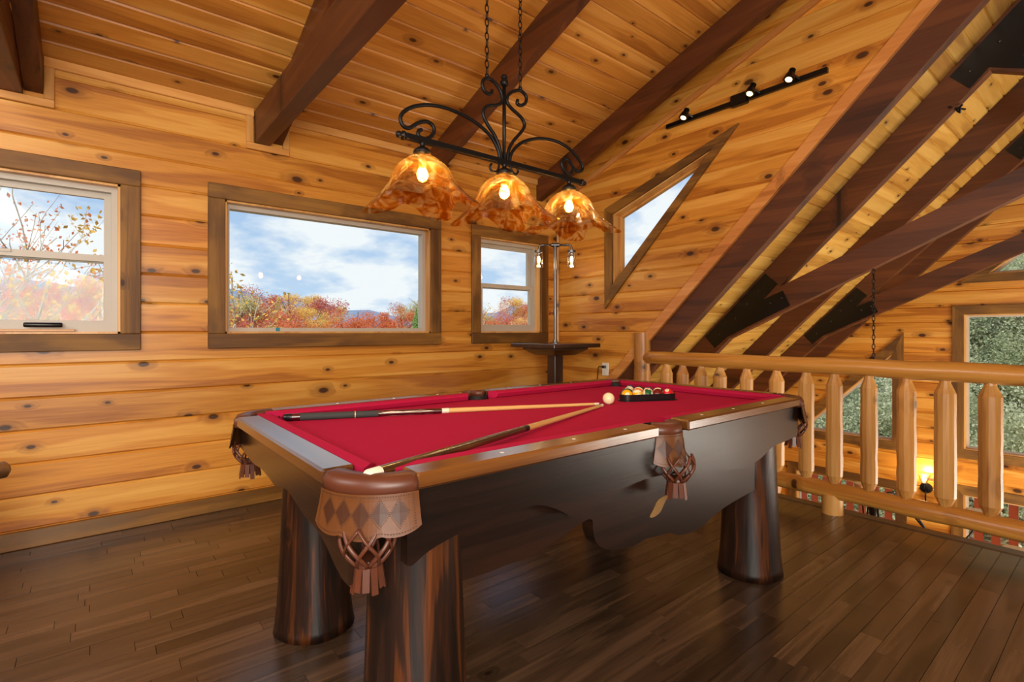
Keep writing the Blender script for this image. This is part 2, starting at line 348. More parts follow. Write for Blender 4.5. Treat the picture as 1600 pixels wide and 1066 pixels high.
# ------------------------------------------------------------------ plank courses on any plane
def clip(poly, a, b, c):                                          # keep a*u+b*v <= c
    out = []
    for i in range(len(poly)):
        p, q = poly[i], poly[(i+1) % len(poly)]; dp = a*p[0]+b*p[1]-c; dq = a*q[0]+b*q[1]-c
        if dp <= 1e-9: out.append(p)
        if (dp < -1e-9 and dq > 1e-9) or (dp > 1e-9 and dq < -1e-9):
            s = dp/(dp-dq); out.append((p[0]+s*(q[0]-p[0]), p[1]+s*(q[1]-p[1])))
    return out
def area(p): return abs(sum(p[i][0]*p[(i+1) % len(p)][1]-p[(i+1) % len(p)][0]*p[i][1] for i in range(len(p))))/2 if len(p) > 2 else 0
def courses(name, frame, regions, v0, v1, h, mat, parent, thick=.022, ch=.009, jitter=.0015, start=None):
    O_, U, V, Nn = [np.array(x, float) for x in frame]
    k = 0; v = v0 if start is None else start
    while v < v1-1e-6:
        a, b = v, v+h; cells = []
        for R in regions:
            p = clip(clip(R, 0, -1, -a), 0, 1, b)
            if area(p) > 1e-5: cells.append(p)
        cells.sort(key=lambda p: min(q[0] for q in p)); groups = []
        for p in cells:
            lo, hi = min(q[0] for q in p), max(q[0] for q in p)
            if groups and lo <= groups[-1][1]+1e-4: groups[-1][0].append(p); groups[-1][1] = max(hi, groups[-1][1])
            else: groups.append([[p], hi])
        for g, _ in groups:
            u0 = min(q[0] for p in g for q in p); mb = MB(); push = random.uniform(-jitter, jitter)
            for p in g:
                for lo, hi in ((a, a+ch), (a+ch, b-ch), (b-ch, b)):
                    q = clip(clip(p, 0, -1, -lo), 0, 1, hi)
                    if area(q) < 1e-7: continue
                    n = len(q)
                    if sum(q[i][0]*q[(i+1) % n][1]-q[(i+1) % n][0]*q[i][1] for i in range(n)) < 0: q = q[::-1]
                    fz = [push-(ch if (abs(t_[1]-a) < 1e-6 or abs(t_[1]-b) < 1e-6) else 0) for t_ in q]
                    vs = [(s_[0]-u0, s_[1]-a, z) for s_, z in zip(q, fz)]+[(s_[0]-u0, s_[1]-a, -thick) for s_ in q]
                    fs = [tuple(range(n)), tuple(range(2*n-1, n-1, -1))]+[(i, i+n, (i+1) % n+n, (i+1) % n) for i in range(n)]
                    mb.add(vs, fs)
            o = O_+U*u0+V*a
            mat4 = Matrix(((U[0], V[0], Nn[0], o[0]), (U[1], V[1], Nn[1], o[1]), (U[2], V[2], Nn[2], o[2]), (0, 0, 0, 1)))
            mb.build(name, mat, parent, matrix=mat4)
        v += h; k += 1
def rect(a, b, c, d): return [(a, c), (b, c), (b, d), (a, d)]

# ------------------------------------------------------------------ setting
YA, XB, XC, XL = 3.671, 3.57, 7.34, -2.6        # back wall, dormer cheek wall, great-room end wall, left wall
DZ0, DS = 2.58, .36                             # dormer ceiling height at the back wall and its pitch
KD, KB = 3.64, 3.375                            # main roof: y+z of deck underside and of rafter underside
YR = -.31                                       # ridge
SEAM = [.094+.1715*i for i in range(0, 16)]
def S(o): return tag(o, kind='structure')

# back wall with three windows
WIN = [(-.86, .107, 1.115, 1.963), (.633, 2.119, 1.115, 1.963), (2.616, 3.328, 1.115, 1.963)]
wa = MB(); regs = []; us = [XL]
for a, b, c, d in WIN:
    regs += [rect(us[-1], a, 0, 2.6), rect(a, b, 0, c), rect(a, b, d, 2.6)]; us.append(b)
regs.append(rect(us[-1], XB, 0, 2.6))
for R in regs:
    wa.box((R[0][0], YA+.022, R[0][1]), (R[2][0], YA+.14, R[2][1]))
wall_back = S(wa.build('wall_back', M['pine']))
courses('plank', ((0, YA, 0), (1, 0, 0), (0, 0, 1), (0, -1, 0)), regs, .094-.1715, 2.6, .1715, M['pine'], wall_back)
bb = S(MB().cbox((XL, YA-.022, 0), (XB-.002, YA-.0005, .094), .004).build('baseboard_back', M['base'], origin=(XL, YA, 0)))

# cheek wall of the dormer
def ceilz(y): return DZ0+DS*(YA-y)
U_B = lambda y: -y                              # u = -y
TW = [(2.965, 1.535), (2.965, 2.166), (2.01, 2.49)]   # opening of the slanted window: (y, z)
polyB = [(-YA, KD+.06-YA), (-YA, ceilz(YA)), (-YR+.05, ceilz(YR-.05)), (-YR+.05, KD+.06-YR+.05)]
def halfs(poly, conds):
    for c in conds: poly = clip(poly, *c)
    return poly
(ya, za), (yb, zb), (yc, zc) = TW
sl_t = (zc-zb)/(yb-yc); sl_b = (zc-za)/(ya-yc)
# u=-y ; top line z = zb+sl_t*(yb-y) = zb+sl_t*(yb+u)
left = clip(polyB, 1, 0, -yb)
rightp = clip(polyB, -1, 0, yb)
above = clip(rightp, sl_t, -1, -(zb+sl_t*yb))
below = clip(clip(rightp, -sl_t, 1, zb+sl_t*yb), -sl_b, 1, za+sl_b*ya)
regB = [left, above, below]
wb = MB()
for R in regB:
    if area(R) > 1e-6: wb.prism([(XB+.022, -u, v) for u, v in R], (.10, 0, 0))
wall_cheek = S(wb.build('wall_right', M['pine']))
courses('plank', ((XB, 0, 0), (0, -1, 0), (0, 0, 1), (-1, 0, 0)), regB, .094-.1715, 4.1, .1715, M['pine'], wall_cheek)
# rake trim along the main roof, ceiling trim, corner bead
s2 = math.sqrt(2)
def rake_board(name, x0, x1, k0, k1, y0, y1, mat):
    P = [(x0, y0, k0-y0), (x0, y1, k0-y1), (x0, y1, k1-y1), (x0, y0, k1-y0)]
    return MB().prism(P, (x1-x0, 0, 0)).build(name, mat, origin=P[0])
M['pine_rake'] = wood('pine_rake', (214, 150, 82), (196, 128, 62), (164, 96, 40), axis='Y', knots=.25, ksize=.6)
S(rake_board('trim_1', XB-.026, XB+.002, KD-.02, KD+.088, YA-.03, YR+.3, M['pine_rake']))
t2 = S(MB().prism([(XB-.02, YA, ceilz(YA)-.215), (XB-.02, 0, ceilz(0)-.215), (XB-.02, 0, ceilz(0)-.17), (XB-.02, YA, ceilz(YA)-.17)], (.021, 0, 0)).build('trim_2', M['pine_rake'], origin=(XB, YA, 2.3)))
S(MB().cbox((XB-.028, YA-.028, .1), (XB-.001, YA-.001, 2.4), .008).build('trim_3', M['log_z'], origin=(XB, YA, 0)))

# dormer ceiling planks
nD = math.sqrt(1+DS*DS)
frD = ((XL, YA, DZ0), (1, 0, 0), (0, -1/nD, DS/nD), (0, -DS/nD, -1/nD))
LD = (YA-YR+.02)*nD
ceil = S(MB().prism([(XL, YA+.14, ceilz(YA+.14)+.025), (XB+.12, YA+.14, ceilz(YA+.14)+.025), (XB+.12, YR, ceilz(YR)+.025), (XL, YR, ceilz(YR)+.025)], (0, 0, .08)).build('ceiling', M['pine_ceil']))
courses('plank', frD, [rect(0, XB-XL, 0, LD)], 0, LD, .127, M['pine_ceil'], ceil)
# main roof deck over the great room, and the roof behind the ridge
frM = ((XB+.02, YA+.1, KD-YA-.1), (1, 0, 0), (0, -1/s2, 1/s2), (0, -1/s2, -1/s2))
LM = (YA+.1-YR)*s2
deck = S(MB().prism([(XB+.02, YA+.4, KD-YA-.4+.03), (XC+.4, YA+.4, KD-YA-.4+.03), (XC+.4, YR, KD-YR+.03), (XB+.02, YR, KD-YR+.03)], (0, 0, .08)).build('ceiling_great_room', M['pine_deck']))
courses('plank', frM, [rect(0, XC-XB, 0, LM)], 0, LM, .125, M['pine_deck'], deck)
rear = S(MB().prism([(XL, YR, KD-YR+.03), (XC+.4, YR, KD-YR+.03), (XC+.4, YR-6.6, KD-YR-6.57), (XL, YR-6.6, KD-YR-6.57)], (0, 0, .1)).build('ceiling_rear', M['pine_deck'], origin=(XL, YR, 0)))

# loft floor of narrow strips; nosing; room below
FX1 = 3.594
floor = S(MB().box((XL, -3.9, -.28), (FX1+.09, YA+.1, -.02)).build('floor', M['floor']))
strips = []
row = 0; y = YA
while y > -3.0:
    x = XL-random.uniform(0, .5)
    while x < FX1:
        ln = random.choice((.24, .32, .4, .48, .6, .75)); a, b = max(x, XL), min(x+ln, FX1)
        if b-a > .02: strips.append((a, b, y-.0715, y))
        x += ln
    y -= .0715
def seen(r):
    a, b, c, d = r; pts = []
    for p in ((a, c), (b, c), (b, d), (a, d)):
        q = project((p[0], p[1], 0))
        if q[2] < .3: return 0
        pts.append((q[0], q[1]))
    for cl in ((-1, 0, 0), (1, 0, 1600), (0, -1, 0), (0, 1, 1066)): pts = clip(pts, *cl)
    return area(pts)
strips.sort(key=seen, reverse=True)
rest = MB()
def strip_mesh(mb, a, b, c, d, ox=0, oy=0):
    e = .0009; z = random.uniform(-.0005, .0003)
    vs = [(a-ox, c-oy, -.02), (b-ox, c-oy, -.02), (b-ox, d-oy, -.02), (a-ox, d-oy, -.02), (a-ox, c-oy, z-.005), (b-ox, c-oy, z-.005), (b-ox, d-oy, z-.005), (a-ox, d-oy, z-.005),
          (a+e-ox, c+e-oy, z), (b-e-ox, c+e-oy, z), (b-e-ox, d-e-oy, z), (a+e-ox, d-e-oy, z)]
    fs = [(8, 9, 10, 11)]+[(i, (i+1) % 4, (i+1) % 4+4, i+4) for i in range(4)]+[(i+4, (i+1) % 4+4, (i+1) % 4+8, i+8) for i in range(4)]
    mb.add(vs, fs)
for i, (a, b, c, d) in enumerate(strips):
    if i < 300:
        mb = MB(); strip_mesh(mb, a, b, c, d, a, c); o = mb.build('floor_strip', M['floor'], floor); o.location = (a, c, 0)
    else: strip_mesh(rest, a, b, c, d)
tag(rest.build('floor_strips_beyond', M['floor'], floor), kind='stuff')
MB().cbox((FX1, -3.0, -.05), (FX1+.09, YA-.2, .004), .006).build('nosing', M['nosing'], floor)
S(MB().box((XB+.1, -4.2, -2.85), (XC+.4, YA+.1, -2.72)).build('floor_great_room', M['floor']))
gw = S(MB().box((XB, YA-.02, -2.72), (XC+.1, YA+.12, -.02)).build('wall_great_room', M['pine']))
S(MB().box((XB+.10, -4.2, -2.72), (XB+.12, YA, -.28)).build('wall_under_loft', M['pine']))
# left gable wall
wl = MB()
for y0, y1, z0, z1 in ((2.2, YA+.1, -.02, 2.6), (-4.0, -1.6, -.02, 2.2), (-1.6, 2.2, -.02, 2.9), (-1.1, 1.2, 2.9, 3.45)):
    wl.box((XL-.1, y0, z0), (XL, y1, z1))
wl.prism([(XL-.1, 2.2, 2.9), (XL-.1, 1.2, 2.9), (XL-.1, 1.2, 3.45)], (.1, 0, 0)).prism([(XL-.1, -1.1, 3.45), (XL-.1, 1.2, 3.45), (XL-.1, YR, 3.98)], (.1, 0, 0))
S(wl.build('wall_left', M['pine']))
wr = MB().box((XL, -3.95, -.02), (XC, -3.85, .12)); S(wr.build('wall_front', M['pine']))

# great-room end wall with its windows
WC = {'tri': [(1.86, -.18), (1.86, .87), (2.82, -.10), (2.82, -.18)], 'big': (-.55, 1.225, -.16, 1.31), 'top': [(1.04, 1.735), (.35, 2.36), (-1.0, 2.36), (-1.0, 1.735)],
      'lowl': (1.83, 2.95, -2.6, -.74), 'lowr': (-.2, 1.23, -2.6, -.65)}
def rr(y0, y1, z0, z1): return rect(-y1, -y0, z0, z1)
roofC = (-1, 1, KD)            # clip: z + y <= KD  ->  -u... handled with u=-y : v - u <= KD
regC = []
zb_ = [-2.72, -2.6, -.74, -.65, -.18, -.16, 1.31, 1.735, 2.36, 3.9]
def addC(y0, y1, z0, z1):
    p = clip(clip(rr(y0, y1, z0, z1), -1, 1, KD), 1, 1, KD-2*YR)
    if area(p) > 1e-6: regC.append(p)
addC(2.95, 3.7, -2.72, -.18); addC(1.83, 2.95, -2.72, -2.6); addC(1.83, 2.95, -.74, -.18); addC(1.23, 1.83, -2.72, -.18)
addC(-.2, 1.23, -2.72, -2.6); addC(-.2, 1.23, -.65, -.18); addC(-3.5, -.2, -2.72, -.18)
addC(2.82, 3.9, -.18, 1.2)
p = clip(clip(rr(1.86, 2.82, -.18, 1.31), -1, 1, KD), 1, -1, -(.87+1.86)); regC.append(p)      # above the slope of the small window
addC(1.225, 1.86, -.18, 1.31); addC(-3.2, -.55, -.18, 1.31); addC(-.55, 1.225, -.18, -.16)
addC(-3, 3, 1.31, 1.735)
p = clip(clip(rr(.35, 2.0, 1.735, 2.36), -1, 1, KD), 1, -.69/.625, -1.04-1.735*.69/.625); 
p = clip(rr(.35, 2.0, 1.735, 2.36), -1, 1, KD); p = clip(p, .625/.69, -1, -(1.735+.625/.69*1.04)); regC.append(p)
addC(-3, -1.0, 1.735, 2.36); addC(-3, 3, 2.36, 4.0)
wc = MB()
for R in regC: wc.prism([(XC+.022, -u, v) for u, v in R], (.12, 0, 0))
wall_end = S(wc.build('wall_end', M['pine']))
courses('plank', ((XC, 0, 0), (0, -1, 0), (0, 0, 1), (-1, 0, 0)), regC, -2.72, 4.0, .1715, M['pine'], wall_end, start=1.402-24*.1715-.0)

# ------------------------------------------------------------------ windows
def casing_boards(par, boards, mat='casing'):
    for a, b, ax in boards:
        MB().cbox(a, b, .004).build('casing_board', M[mat if ax == 'X' else mat+'_z'], par)
M['casing_z'] = wood('stained_casing_z', (154, 108, 38), (122, 82, 26), (82, 50, 14), axis='Z', knots=.3, patch=(84, 52, 16), ksize=.7, coat=0, rough=.6)
M['casing_y'] = wood('stained_casing_y', (154, 108, 38), (124, 84, 28), (84, 52, 16), axis='Y', knots=.3, patch=(84, 54, 18), ksize=.7, coat=0, rough=.6)
M['jamb'] = wood('pine_jamb', (228, 178, 108), (214, 158, 84), (186, 124, 56), axis='Z', knots=.2, ksize=.5)
def window_back(n, a, b, c, d, kind):
    w = S(empty('window_%d' % n)); cw = .094; y0 = YA-.024
    bd = [((a-cw, y0, d), (b+cw, YA, d+cw), 'X'), ((a-cw, y0, c-cw), (b+cw, YA, c), 'X'), ((a-cw, y0, c), (a, YA, d), 'Z'), ((b, y0, c), (b+cw, YA, d), 'Z')]
    for i, (p, q, ax) in enumerate(bd):
        o = MB().cbox(np.array(p)-np.array(p), np.array(q)-np.array(p), .004).build('casing_board', M['casing' if ax == 'X' else 'casing_z'], w); o.location = p
    yj = YA+.085
    for p, q in (((a, YA-.004, c), (a+.012, yj, d)), ((b-.012, YA-.004, c), (b, yj, d)), ((a, YA-.004, d-.012), (b, yj, d)), ((a, YA-.004, c), (b, yj, c+.012))):
        MB().box(p, q).build('jamb', M['jamb'], w)
    a, b, c, d = a+.012, b-.012, c+.012, d-.012
    def ring(name, y0, y1, a, b, c, d, t, mat='vinyl'):
        return MB().box((a, y0, c), (a+t, y1, d)).box((b-t, y0, c), (b, y1, d)).box((a+t, y0, d-t), (b-t, y1, d)).box((a+t, y0, c), (b-t, y1, c+t)).build(name, M[mat], w)
    if kind == 'fixed':
        ring('frame', YA+.06, YA+.13, a, b, c, d, .026)
        MB().box((a+.02, YA+.09, c+.02), (b-.02, YA+.094, d-.02)).build('pane', M['pane'], w)
        MB().box((.952, YA+.058, c+.003), (.978, YA+.0605, c+.026)).build('tape', plain('blue_tape', (40, 130, 150), .7), w)
    else:
        ring('frame', YA+.05, YA+.135, a, b, c, d, .028)
        a, b, c, d = a+.026, b-.026, c+.026, d-.026; m = (c+d)/2
        ring('sash', YA+.095, YA+.125, a, b, m-.02, d, .034)
        MB().box((a+.03, YA+.108, m), (b-.03, YA+.111, d-.03)).build('pane', M['pane'], w)
        ring('sash', YA+.06, YA+.094, a, b, c, m+.022, .036)
        MB().box((a+.03, YA+.075, c+.03), (b-.03, YA+.078, m)).build('pane', M['pane'], w)
        MB().box(((a+b)/2-.03, YA+.052, m+.006), ((a+b)/2+.03, YA+.072, m+.02)).build('sash_lock', M['vinyl'], w)
    return w
for i, (w_, k) in enumerate(zip(WIN, ('hung', 'fixed', 'hung'))): window_back(i+1, *w_, k)

def poly_window(n, x, pts, cw, depth=.09, skip=(), casing='casing_y', ymin=None):
    """window in a wall x = const; pts (y, z) run round the opening; boards are quads between the opening and its offset"""
    w = S(empty('window_%d' % n)); m = len(pts); P = [np.array(p, float) for p in pts]
    ar = sum(P[i][0]*P[(i+1) % m][1]-P[(i+1) % m][0]*P[i][1] for i in range(m))
    if ar < 0: P = P[::-1]
    def offset(d):
        out = []
        for i in range(m):
            a, b, c = P[i-1], P[i], P[(i+1) % m]
            e1 = (b-a)/np.linalg.norm(b-a); e2 = (c-b)/np.linalg.norm(c-b)
            n1 = np.array([e1[1], -e1[0]]); n2 = np.array([e2[1], -e2[0]])
            k = min(1/(1+n1@n2), 6.0); out.append(b+(n1+n2)*d*k)
        return out
    Q = offset(cw); I = offset(-.03); I2 = offset(-.012)
    for i in range(m):
        if i in skip: continue
        j = (i+1) % m; e = P[j]-P[i]
        mm = 'casing_z' if abs(e[1]) > 3*abs(e[0]) else casing
        bd = [tuple(Q[i]), tuple(Q[j]), tuple(P[j]), tuple(P[i])]
        if ymin is not None: bd = clip(bd, -1, 0, -ymin)
        MB().prism([(x-.024, *q_) for q_ in bd], (.024, 0, 0)).build('casing_board', M[mm], w)
        MB().prism([(x-.002, *P[i]), (x-.002, *P[j]), (x-.002, *I2[j]), (x-.002, *I2[i])], (depth, 0, 0)).build('jamb', M['jamb'], w)
        MB().prism([(x+depth-.03, *P[i]), (x+depth-.03, *P[j]), (x+depth-.03, *I[j]), (x+depth-.03, *I[i])], (.04, 0, 0)).build('frame', M['vinyl' if n > 4 else 'jamb'], w)
    MB().prism([(x+depth-.012, *p) for p in I2], (.004, 0, 0)).build('pane', M['pane'], w)
    return w
poly_window(4, XB, TW, .085, .11, ymin=1.79)
poly_window(5, XC, WC['tri'], .10)
a, b, c, d = WC['big']; poly_window(6, XC, [(b, c), (a, c), (a, d), (b, d)], .095)
poly_window(7, XC, WC['top'], .085)
a, b, c, d = WC['lowl']; poly_window(8, XC, [(b, c), (a, c), (a, d), (b, d)], .10)
a, b, c, d = WC['lowr']; poly_window(9, XC, [(b, c), (a, c), (a, d), (b, d)], .10)

# trim around the rafter notches on the back wall
tn = 4
def trim(a, b, mat='pine_trim'):
    global tn
    S(MB().cbox(np.array(a)-np.array(a), np.array(b)-np.array(a), .003).build('trim_%d' % tn, M[mat], origin=(0, 0, 0))).location = a; tn += 1
for x0, x1 in ((-.166, .75), (1.02, 2.05), (2.21, 3.24)):
    trim((x0-.05, YA-.02, 2.53), (x1+.05, YA-.0005, 2.583))
for x0, x1 in ((-.45, -.217), (.80, .976)):
    trim((x0-.045, YA-.019, 2.36), (x0-.002, YA-.0005, 2.53), 'log_z'); trim((x1+.002, YA-.019, 2.36), (x1+.045, YA-.0005, 2.53), 'log_z')
    trim((x0-.045, YA-.019, 2.318), (x1+.045, YA-.0005, 2.359))

# ------------------------------------------------------------------ rafters and trusses
def rafter_dormer(x, label):
    w = .075; d = .195; y1 = YR+.02
    P = [(x-w/2, YA-.001, ceilz(YA)-d), (x-w/2, y1, ceilz(y1)-d), (x-w/2, y1, ceilz(y1)-.002), (x-w/2, YA-.001, ceilz(YA)-.002)]
    o = MB().prism(P, (w, 0, 0)).build('rafter', M['rafter'], origin=P[0]); tag(o, label, 'rafter', 'dormer rafters')
for x, lb in ((-.255, 'dark sloping rafter beside a tie beam over the large double-hung window'), (.940, 'dark sloping rafter beside the tie beam over the picture window'),
              (2.13, 'dark sloping rafter behind the pendant chain with no tie beam'), (3.32, 'dark sloping rafter along the top of the cheek wall by track light')):
    rafter_dormer(x, lb)
for x0, x1, lb in ((-.40, -.295, 'dark level tie beam above the large double-hung window'), (.804, .90, 'dark level tie beam ending above the picture window')):
    o = MB().cbox((0, -5.2, 0), (x1-x0, 0, .212), .004).build('tie_beam', M['rafter']); o.location = (x0, YA-.001, 2.36); tag(o, lb, 'beam', 'tie beams')

def rline(k, y): return k-y
def truss(x, name, label, chord=True, plates=True):
    w = .075; t = empty(name, (x, YA-.1, KB-YA+.1)); org = (x, YA-.1, KB-YA+.1)
    def pr(nm, pts, mat, x0=x, dx=w): return MB().prism([(x0, y, z) for y, z in pts], (dx, 0, 0)).build(nm, mat, t, origin=org)
    ye = YA-.05
    pr('rafter_member', [(ye, KB-ye), (YR, KB-YR), (YR, KD-YR-.002), (ye, KD-ye-.002)], M['rafter'])
    mir = lambda P: [(2*YR-y, z) for y, z in P]
    yl = -3.75-2*0
    pr('rafter_member', mir([(3.1, KB-3.1), (YR+.001, KB-YR), (YR+.001, KD-YR-.002), (3.1, KD-3.1-.002)]), M['rafter'])
    if chord:
        c = .48; yj = 2.331; zj = KB+.02-yj; zc = lambda y: 1.066+c*(2.331-y)
        y2 = 2*YR-.62; zt = lambda y: zc(y)+.212
        # chord runs from the rafter underside near the eave to the opposite rafter
        yt = (1.066+.212+c*2.331-KB)/(c-1)                # where the chord's top meets the rafter underside
        pts = [(2.309, KB-2.309), (y2+.02, zc(y2+.02)), (y2-.13, zc(y2)+.16), (yt, KB-yt)]
        pr('chord', pts, M['rafter']); pr('chord', mir(pts), M['rafter'], x+.001, w-.002)
        if plates:
            PL = [(2.539, 1.076-.0), (1.995, 1.612), (1.896, 1.519), (2.012, 1.396), (1.853, 1.46), (1.795, 1.336), (2.33, 1.078), (2.446, .978)]
            pl = pr('steel_plate', PL, M['black'], x-.006, .0065)
            PU = [(.799, 2.804), (.45, 3.165), (.12, 3.5), (.02, 3.40), (.40, 3.02), (.30, 2.90), (.05, 2.78), (.10, 2.62), (.452, 2.726), (.607, 2.789), (.644, 2.744)]
            pu = pr('steel_plate', [(.799, 2.804), (.50, 3.103), (.30, 3.28), (.20, 3.18), (.42, 2.95), (.16, 2.83), (.22, 2.62), (.607, 2.79), (.70, 2.69)], M['black'], x-.006, .0065)
            for pp, bs in ((pl, [(2.40, 1.10), (2.25, 1.24), (2.15, 1.36), (2.05, 1.47), (1.95, 1.36), (1.86, 1.40)]), (pu, [(.70, 2.80), (.56, 2.93), (.42, 3.06), (.45, 2.80), (.30, 2.76)])):
                for y, z in bs:
                    MB().lathe((x-.006, y, z), [(.009, 0), (.009, -.006), (.004, -.008)], 8, 'x').build('bolt', M['bolt'], pp, origin=org)
    return tag(t, label, 'truss' if chord else 'rafter')
truss(XB+.005, 'roof_rafter', 'dark rafter running up beside the cheek wall trim', chord=False)
truss(4.36, 'scissor_truss', 'dark scissor truss with black plates that carries the thin hanging chain')
truss(5.49, 'roof_rafter', 'dark plain rafter between the two scissor trusses', chord=False)
truss(6.54, 'scissor_truss', 'dark scissor truss with black plates next to the end wall')
truss(7.26, 'roof_rafter', 'dark plain rafter lying against the end wall windows', chord=False)
o = MB().cbox((0, -.05, -.3), (XC-XB-.1, .05, 0), .004).build('ridge_beam', M['railtop']); o.location = (XB+.1, YR, KD-YR-.01); tag(o, 'dark ridge beam at the peak over the great room', 'beam')
# small cable pulley under the deck
o = MB().tube([(4.40, .80, 2.66), (4.43, .77, 2.585), (4.40, .755, 2.565), (4.37, .75, 2.59), (4.40, .745, 2.61)], .007, 6).tube([(4.34, .80, 2.60), (4.47, .74, 2.60)], .006, 6).build('ceiling_hook', M['iron'], origin=(4.4, .8, 2.6)); tag(o, 'small black hook fixed to the underside of the scissor truss', 'hook')

# ------------------------------------------------------------------ log railing
XRL = 3.55
def log_tube(p0, p1, r0, r1, n=14, seg=14, wob=.003, bulge=0):
    p0 = np.array(p0, float); p1 = np.array(p1, float); P = []; R = []
    for i in range(seg+1):
        t = i/seg; P.append(p0+(p1-p0)*t+np.array([random.uniform(-wob, wob) for _ in range(3)])*(0 < i < seg)); R.append((r0+(r1-r0)*t)*(1+random.uniform(-.03, .03)))
    return P, R
rl = empty('log_railing', (XRL, 1.22, 0))
P, R = log_tube((XRL, 2.625, .911), (XRL, -2.2, .911), .052, .055, seg=24); P = [P[0]+np.array([0, .018, 0])]+P; R = [.030]+R
MB().tube(P, R, 16).build('top_rail', M['log'], rl, (XRL, 1.22, 0), smooth=True)
P, R = log_tube((XRL, 2.60, .14), (XRL, -2.2, .14), .050, .053, seg=24)
MB().tube(P, R, 16).build('bottom_rail', M['log'], rl, (XRL, 1.22, 0), smooth=True)
P, R = log_tube((XRL, 2.64, 0), (XRL, 2.64, 1.117), .072, .068, seg=8); 
smooth_by_angle(MB().tube(P, R, 18).build('newel_post', M['log_z'], rl, (XRL, 1.22, 0)))
P, R = log_tube((XRL, 1.215, -.002), (XRL, 1.215, .12), .060, .058, seg=3, wob=0)
smooth_by_angle(MB().tube(P, R, 18).build('foot_post', M['log_z'], rl, (XRL, 1.22, 0)))
for y in (.13, .31, .49, .67, .84, 1.02, 1.203, 1.365, 1.55, 1.755, 1.953, 2.102, 2.26, 2.404):
    r = random.uniform(.044, .049); mb = MB(); z0, z1 = .155, .885
    prof = [(z0, .022), (z0+.03, .024), (z0+.082, r)]+[(z0+.1+(z1-z0-.2)*k/8, r*random.uniform(.96, 1.04)) for k in range(1, 8)]+[(z1-.09, r), (z1-.034, .025), (z1, .022)]
    P = [(XRL, y, z) for z, _ in prof]; rr_ = [q for _, q in prof]
    o = smooth_by_angle(mb.tube(P, rr_, 12).build('spindle', M['log_z'], rl, (XRL, y, 0)), 17); o.location = (0, y-1.22, 0)
tag(rl, 'peeled honey log railing with pencil-point spindles at the loft edge', 'railing')

# ------------------------------------------------------------------ pool table
T0 = (1.578, 1.656, 0); tb = empty('pool_table', T0); tag(tb, 'rustic log pool table with crimson cloth and leather pockets', 'pool table')
X0, X1, Y0, Y1 = .404, 2.752, 1.024, 2.288; ZT = .81; ZB = .775; WW = .08; CW = .055; RC = .155; XM = 1.56; MP = .088
def tpart(mb, nm, mat, par=tb, smooth=False): return mb.build(nm, mat, par, T0, smooth)
# bed with pocket bites
def arc(cx, cy, r, a0, a1, n=10): return [(cx+r*math.cos(math.radians(a0+(a1-a0)*i/n)), cy+r*math.sin(math.radians(a0+(a1-a0)*i/n))) for i in range(n+1)]
ib = WW+.03; bx0, bx1, by0, by1 = X0+ib, X1-ib, Y0+ib, Y1-ib; rb = .085
bed = []
bed += arc(bx0, by0, rb, 90, 0)+arc(XM, by0-.03, .06, 150, 30)+arc(bx1, by0, rb, 180, 90)+arc(bx1, by1, rb, 270, 180)+arc(XM, by1+.03, .06, -30, -150)+arc(bx0, by1, rb, 0, -90)
tpart(MB().prism([(x, y, ZB-.03) for x, y in bed], (0, 0, .03)), 'bed', M['cloth'])
# wooden rails
def rail(x0, x1, y0, y1, ax): return tpart(MB().cbox((x0, y0, ZT-.038), (x1, y1, ZT), .006), 'rail', M['railtop' if ax == 'X' else 'railtop_y'])
for ya_, yb_ in ((Y0, Y0+WW), (Y1-WW, Y1)):
    rail(X0+RC, XM-MP, ya_, yb_, 'X'); rail(XM+MP, X1-RC, ya_, yb_, 'X')
rail(X0, X0+WW, Y0+RC+.015, Y1-RC-.015, 'Y'); rail(X1-WW, X1, Y0+RC+.015, Y1-RC-.015, 'Y')
# cushions
def cushion(p0, p1, inn, cut0, cut1):
    p0 = np.array(p0, float); p1 = np.array(p1, float); n_ = np.array(inn, float); t_ = (p1-p0)/np.linalg.norm(p1-p0)
    prof = [(0, ZT-.001), (CW*.55, ZT+.001), (CW*.9, ZT-.006), (CW, ZT-.011), (CW*.78, ZB+.004), (CW*.5, ZB-.004), (0, ZB-.004)]
    rows = []
    for p, cut, sg in ((p0, cut0, 1), (p1, cut1, -1)):
        rows.append([tuple(p+n_*d+t_*sg*d*cut)+(z,) for d, z in prof])
    mb = MB().grid(rows, wrap=True); n = len(prof); mb.f += [tuple(range(n-1, -1, -1)), tuple(range(n, 2*n))]
    o = tpart(mb, 'cushion', M['cloth']); bm = bmesh.new(); bm.from_mesh(o.data); bmesh.ops.recalc_face_normals(bm, faces=bm.faces); bm.to_mesh(o.data); bm.free()
e = .035
for yy, nn in ((Y0+WW, (0, 1)), (Y1-WW, (0, -1))):
    cushion((X0+RC-e, yy), (XM-MP+.02, yy), nn, 1.0, .5); cushion((XM+MP-.02, yy), (X1-RC+e, yy), nn, .5, 1.0)
for xx, nn in ((X0+WW, (1, 0)), (X1-WW, (-1, 0))):
    cushion((xx, Y0+RC-e), (xx, Y1-RC+e), nn, 1.0, 1.0)
# sights on the rails
for yy in (Y0+WW/2, Y1-WW/2):
    for xx in (.83, 1.1, 1.34, 1.80, 2.04, 2.30):
        tpart(MB().lathe((xx, yy, ZT), [(.006, 0), (.006, .0006)], 8), 'sight', M['ivory'])
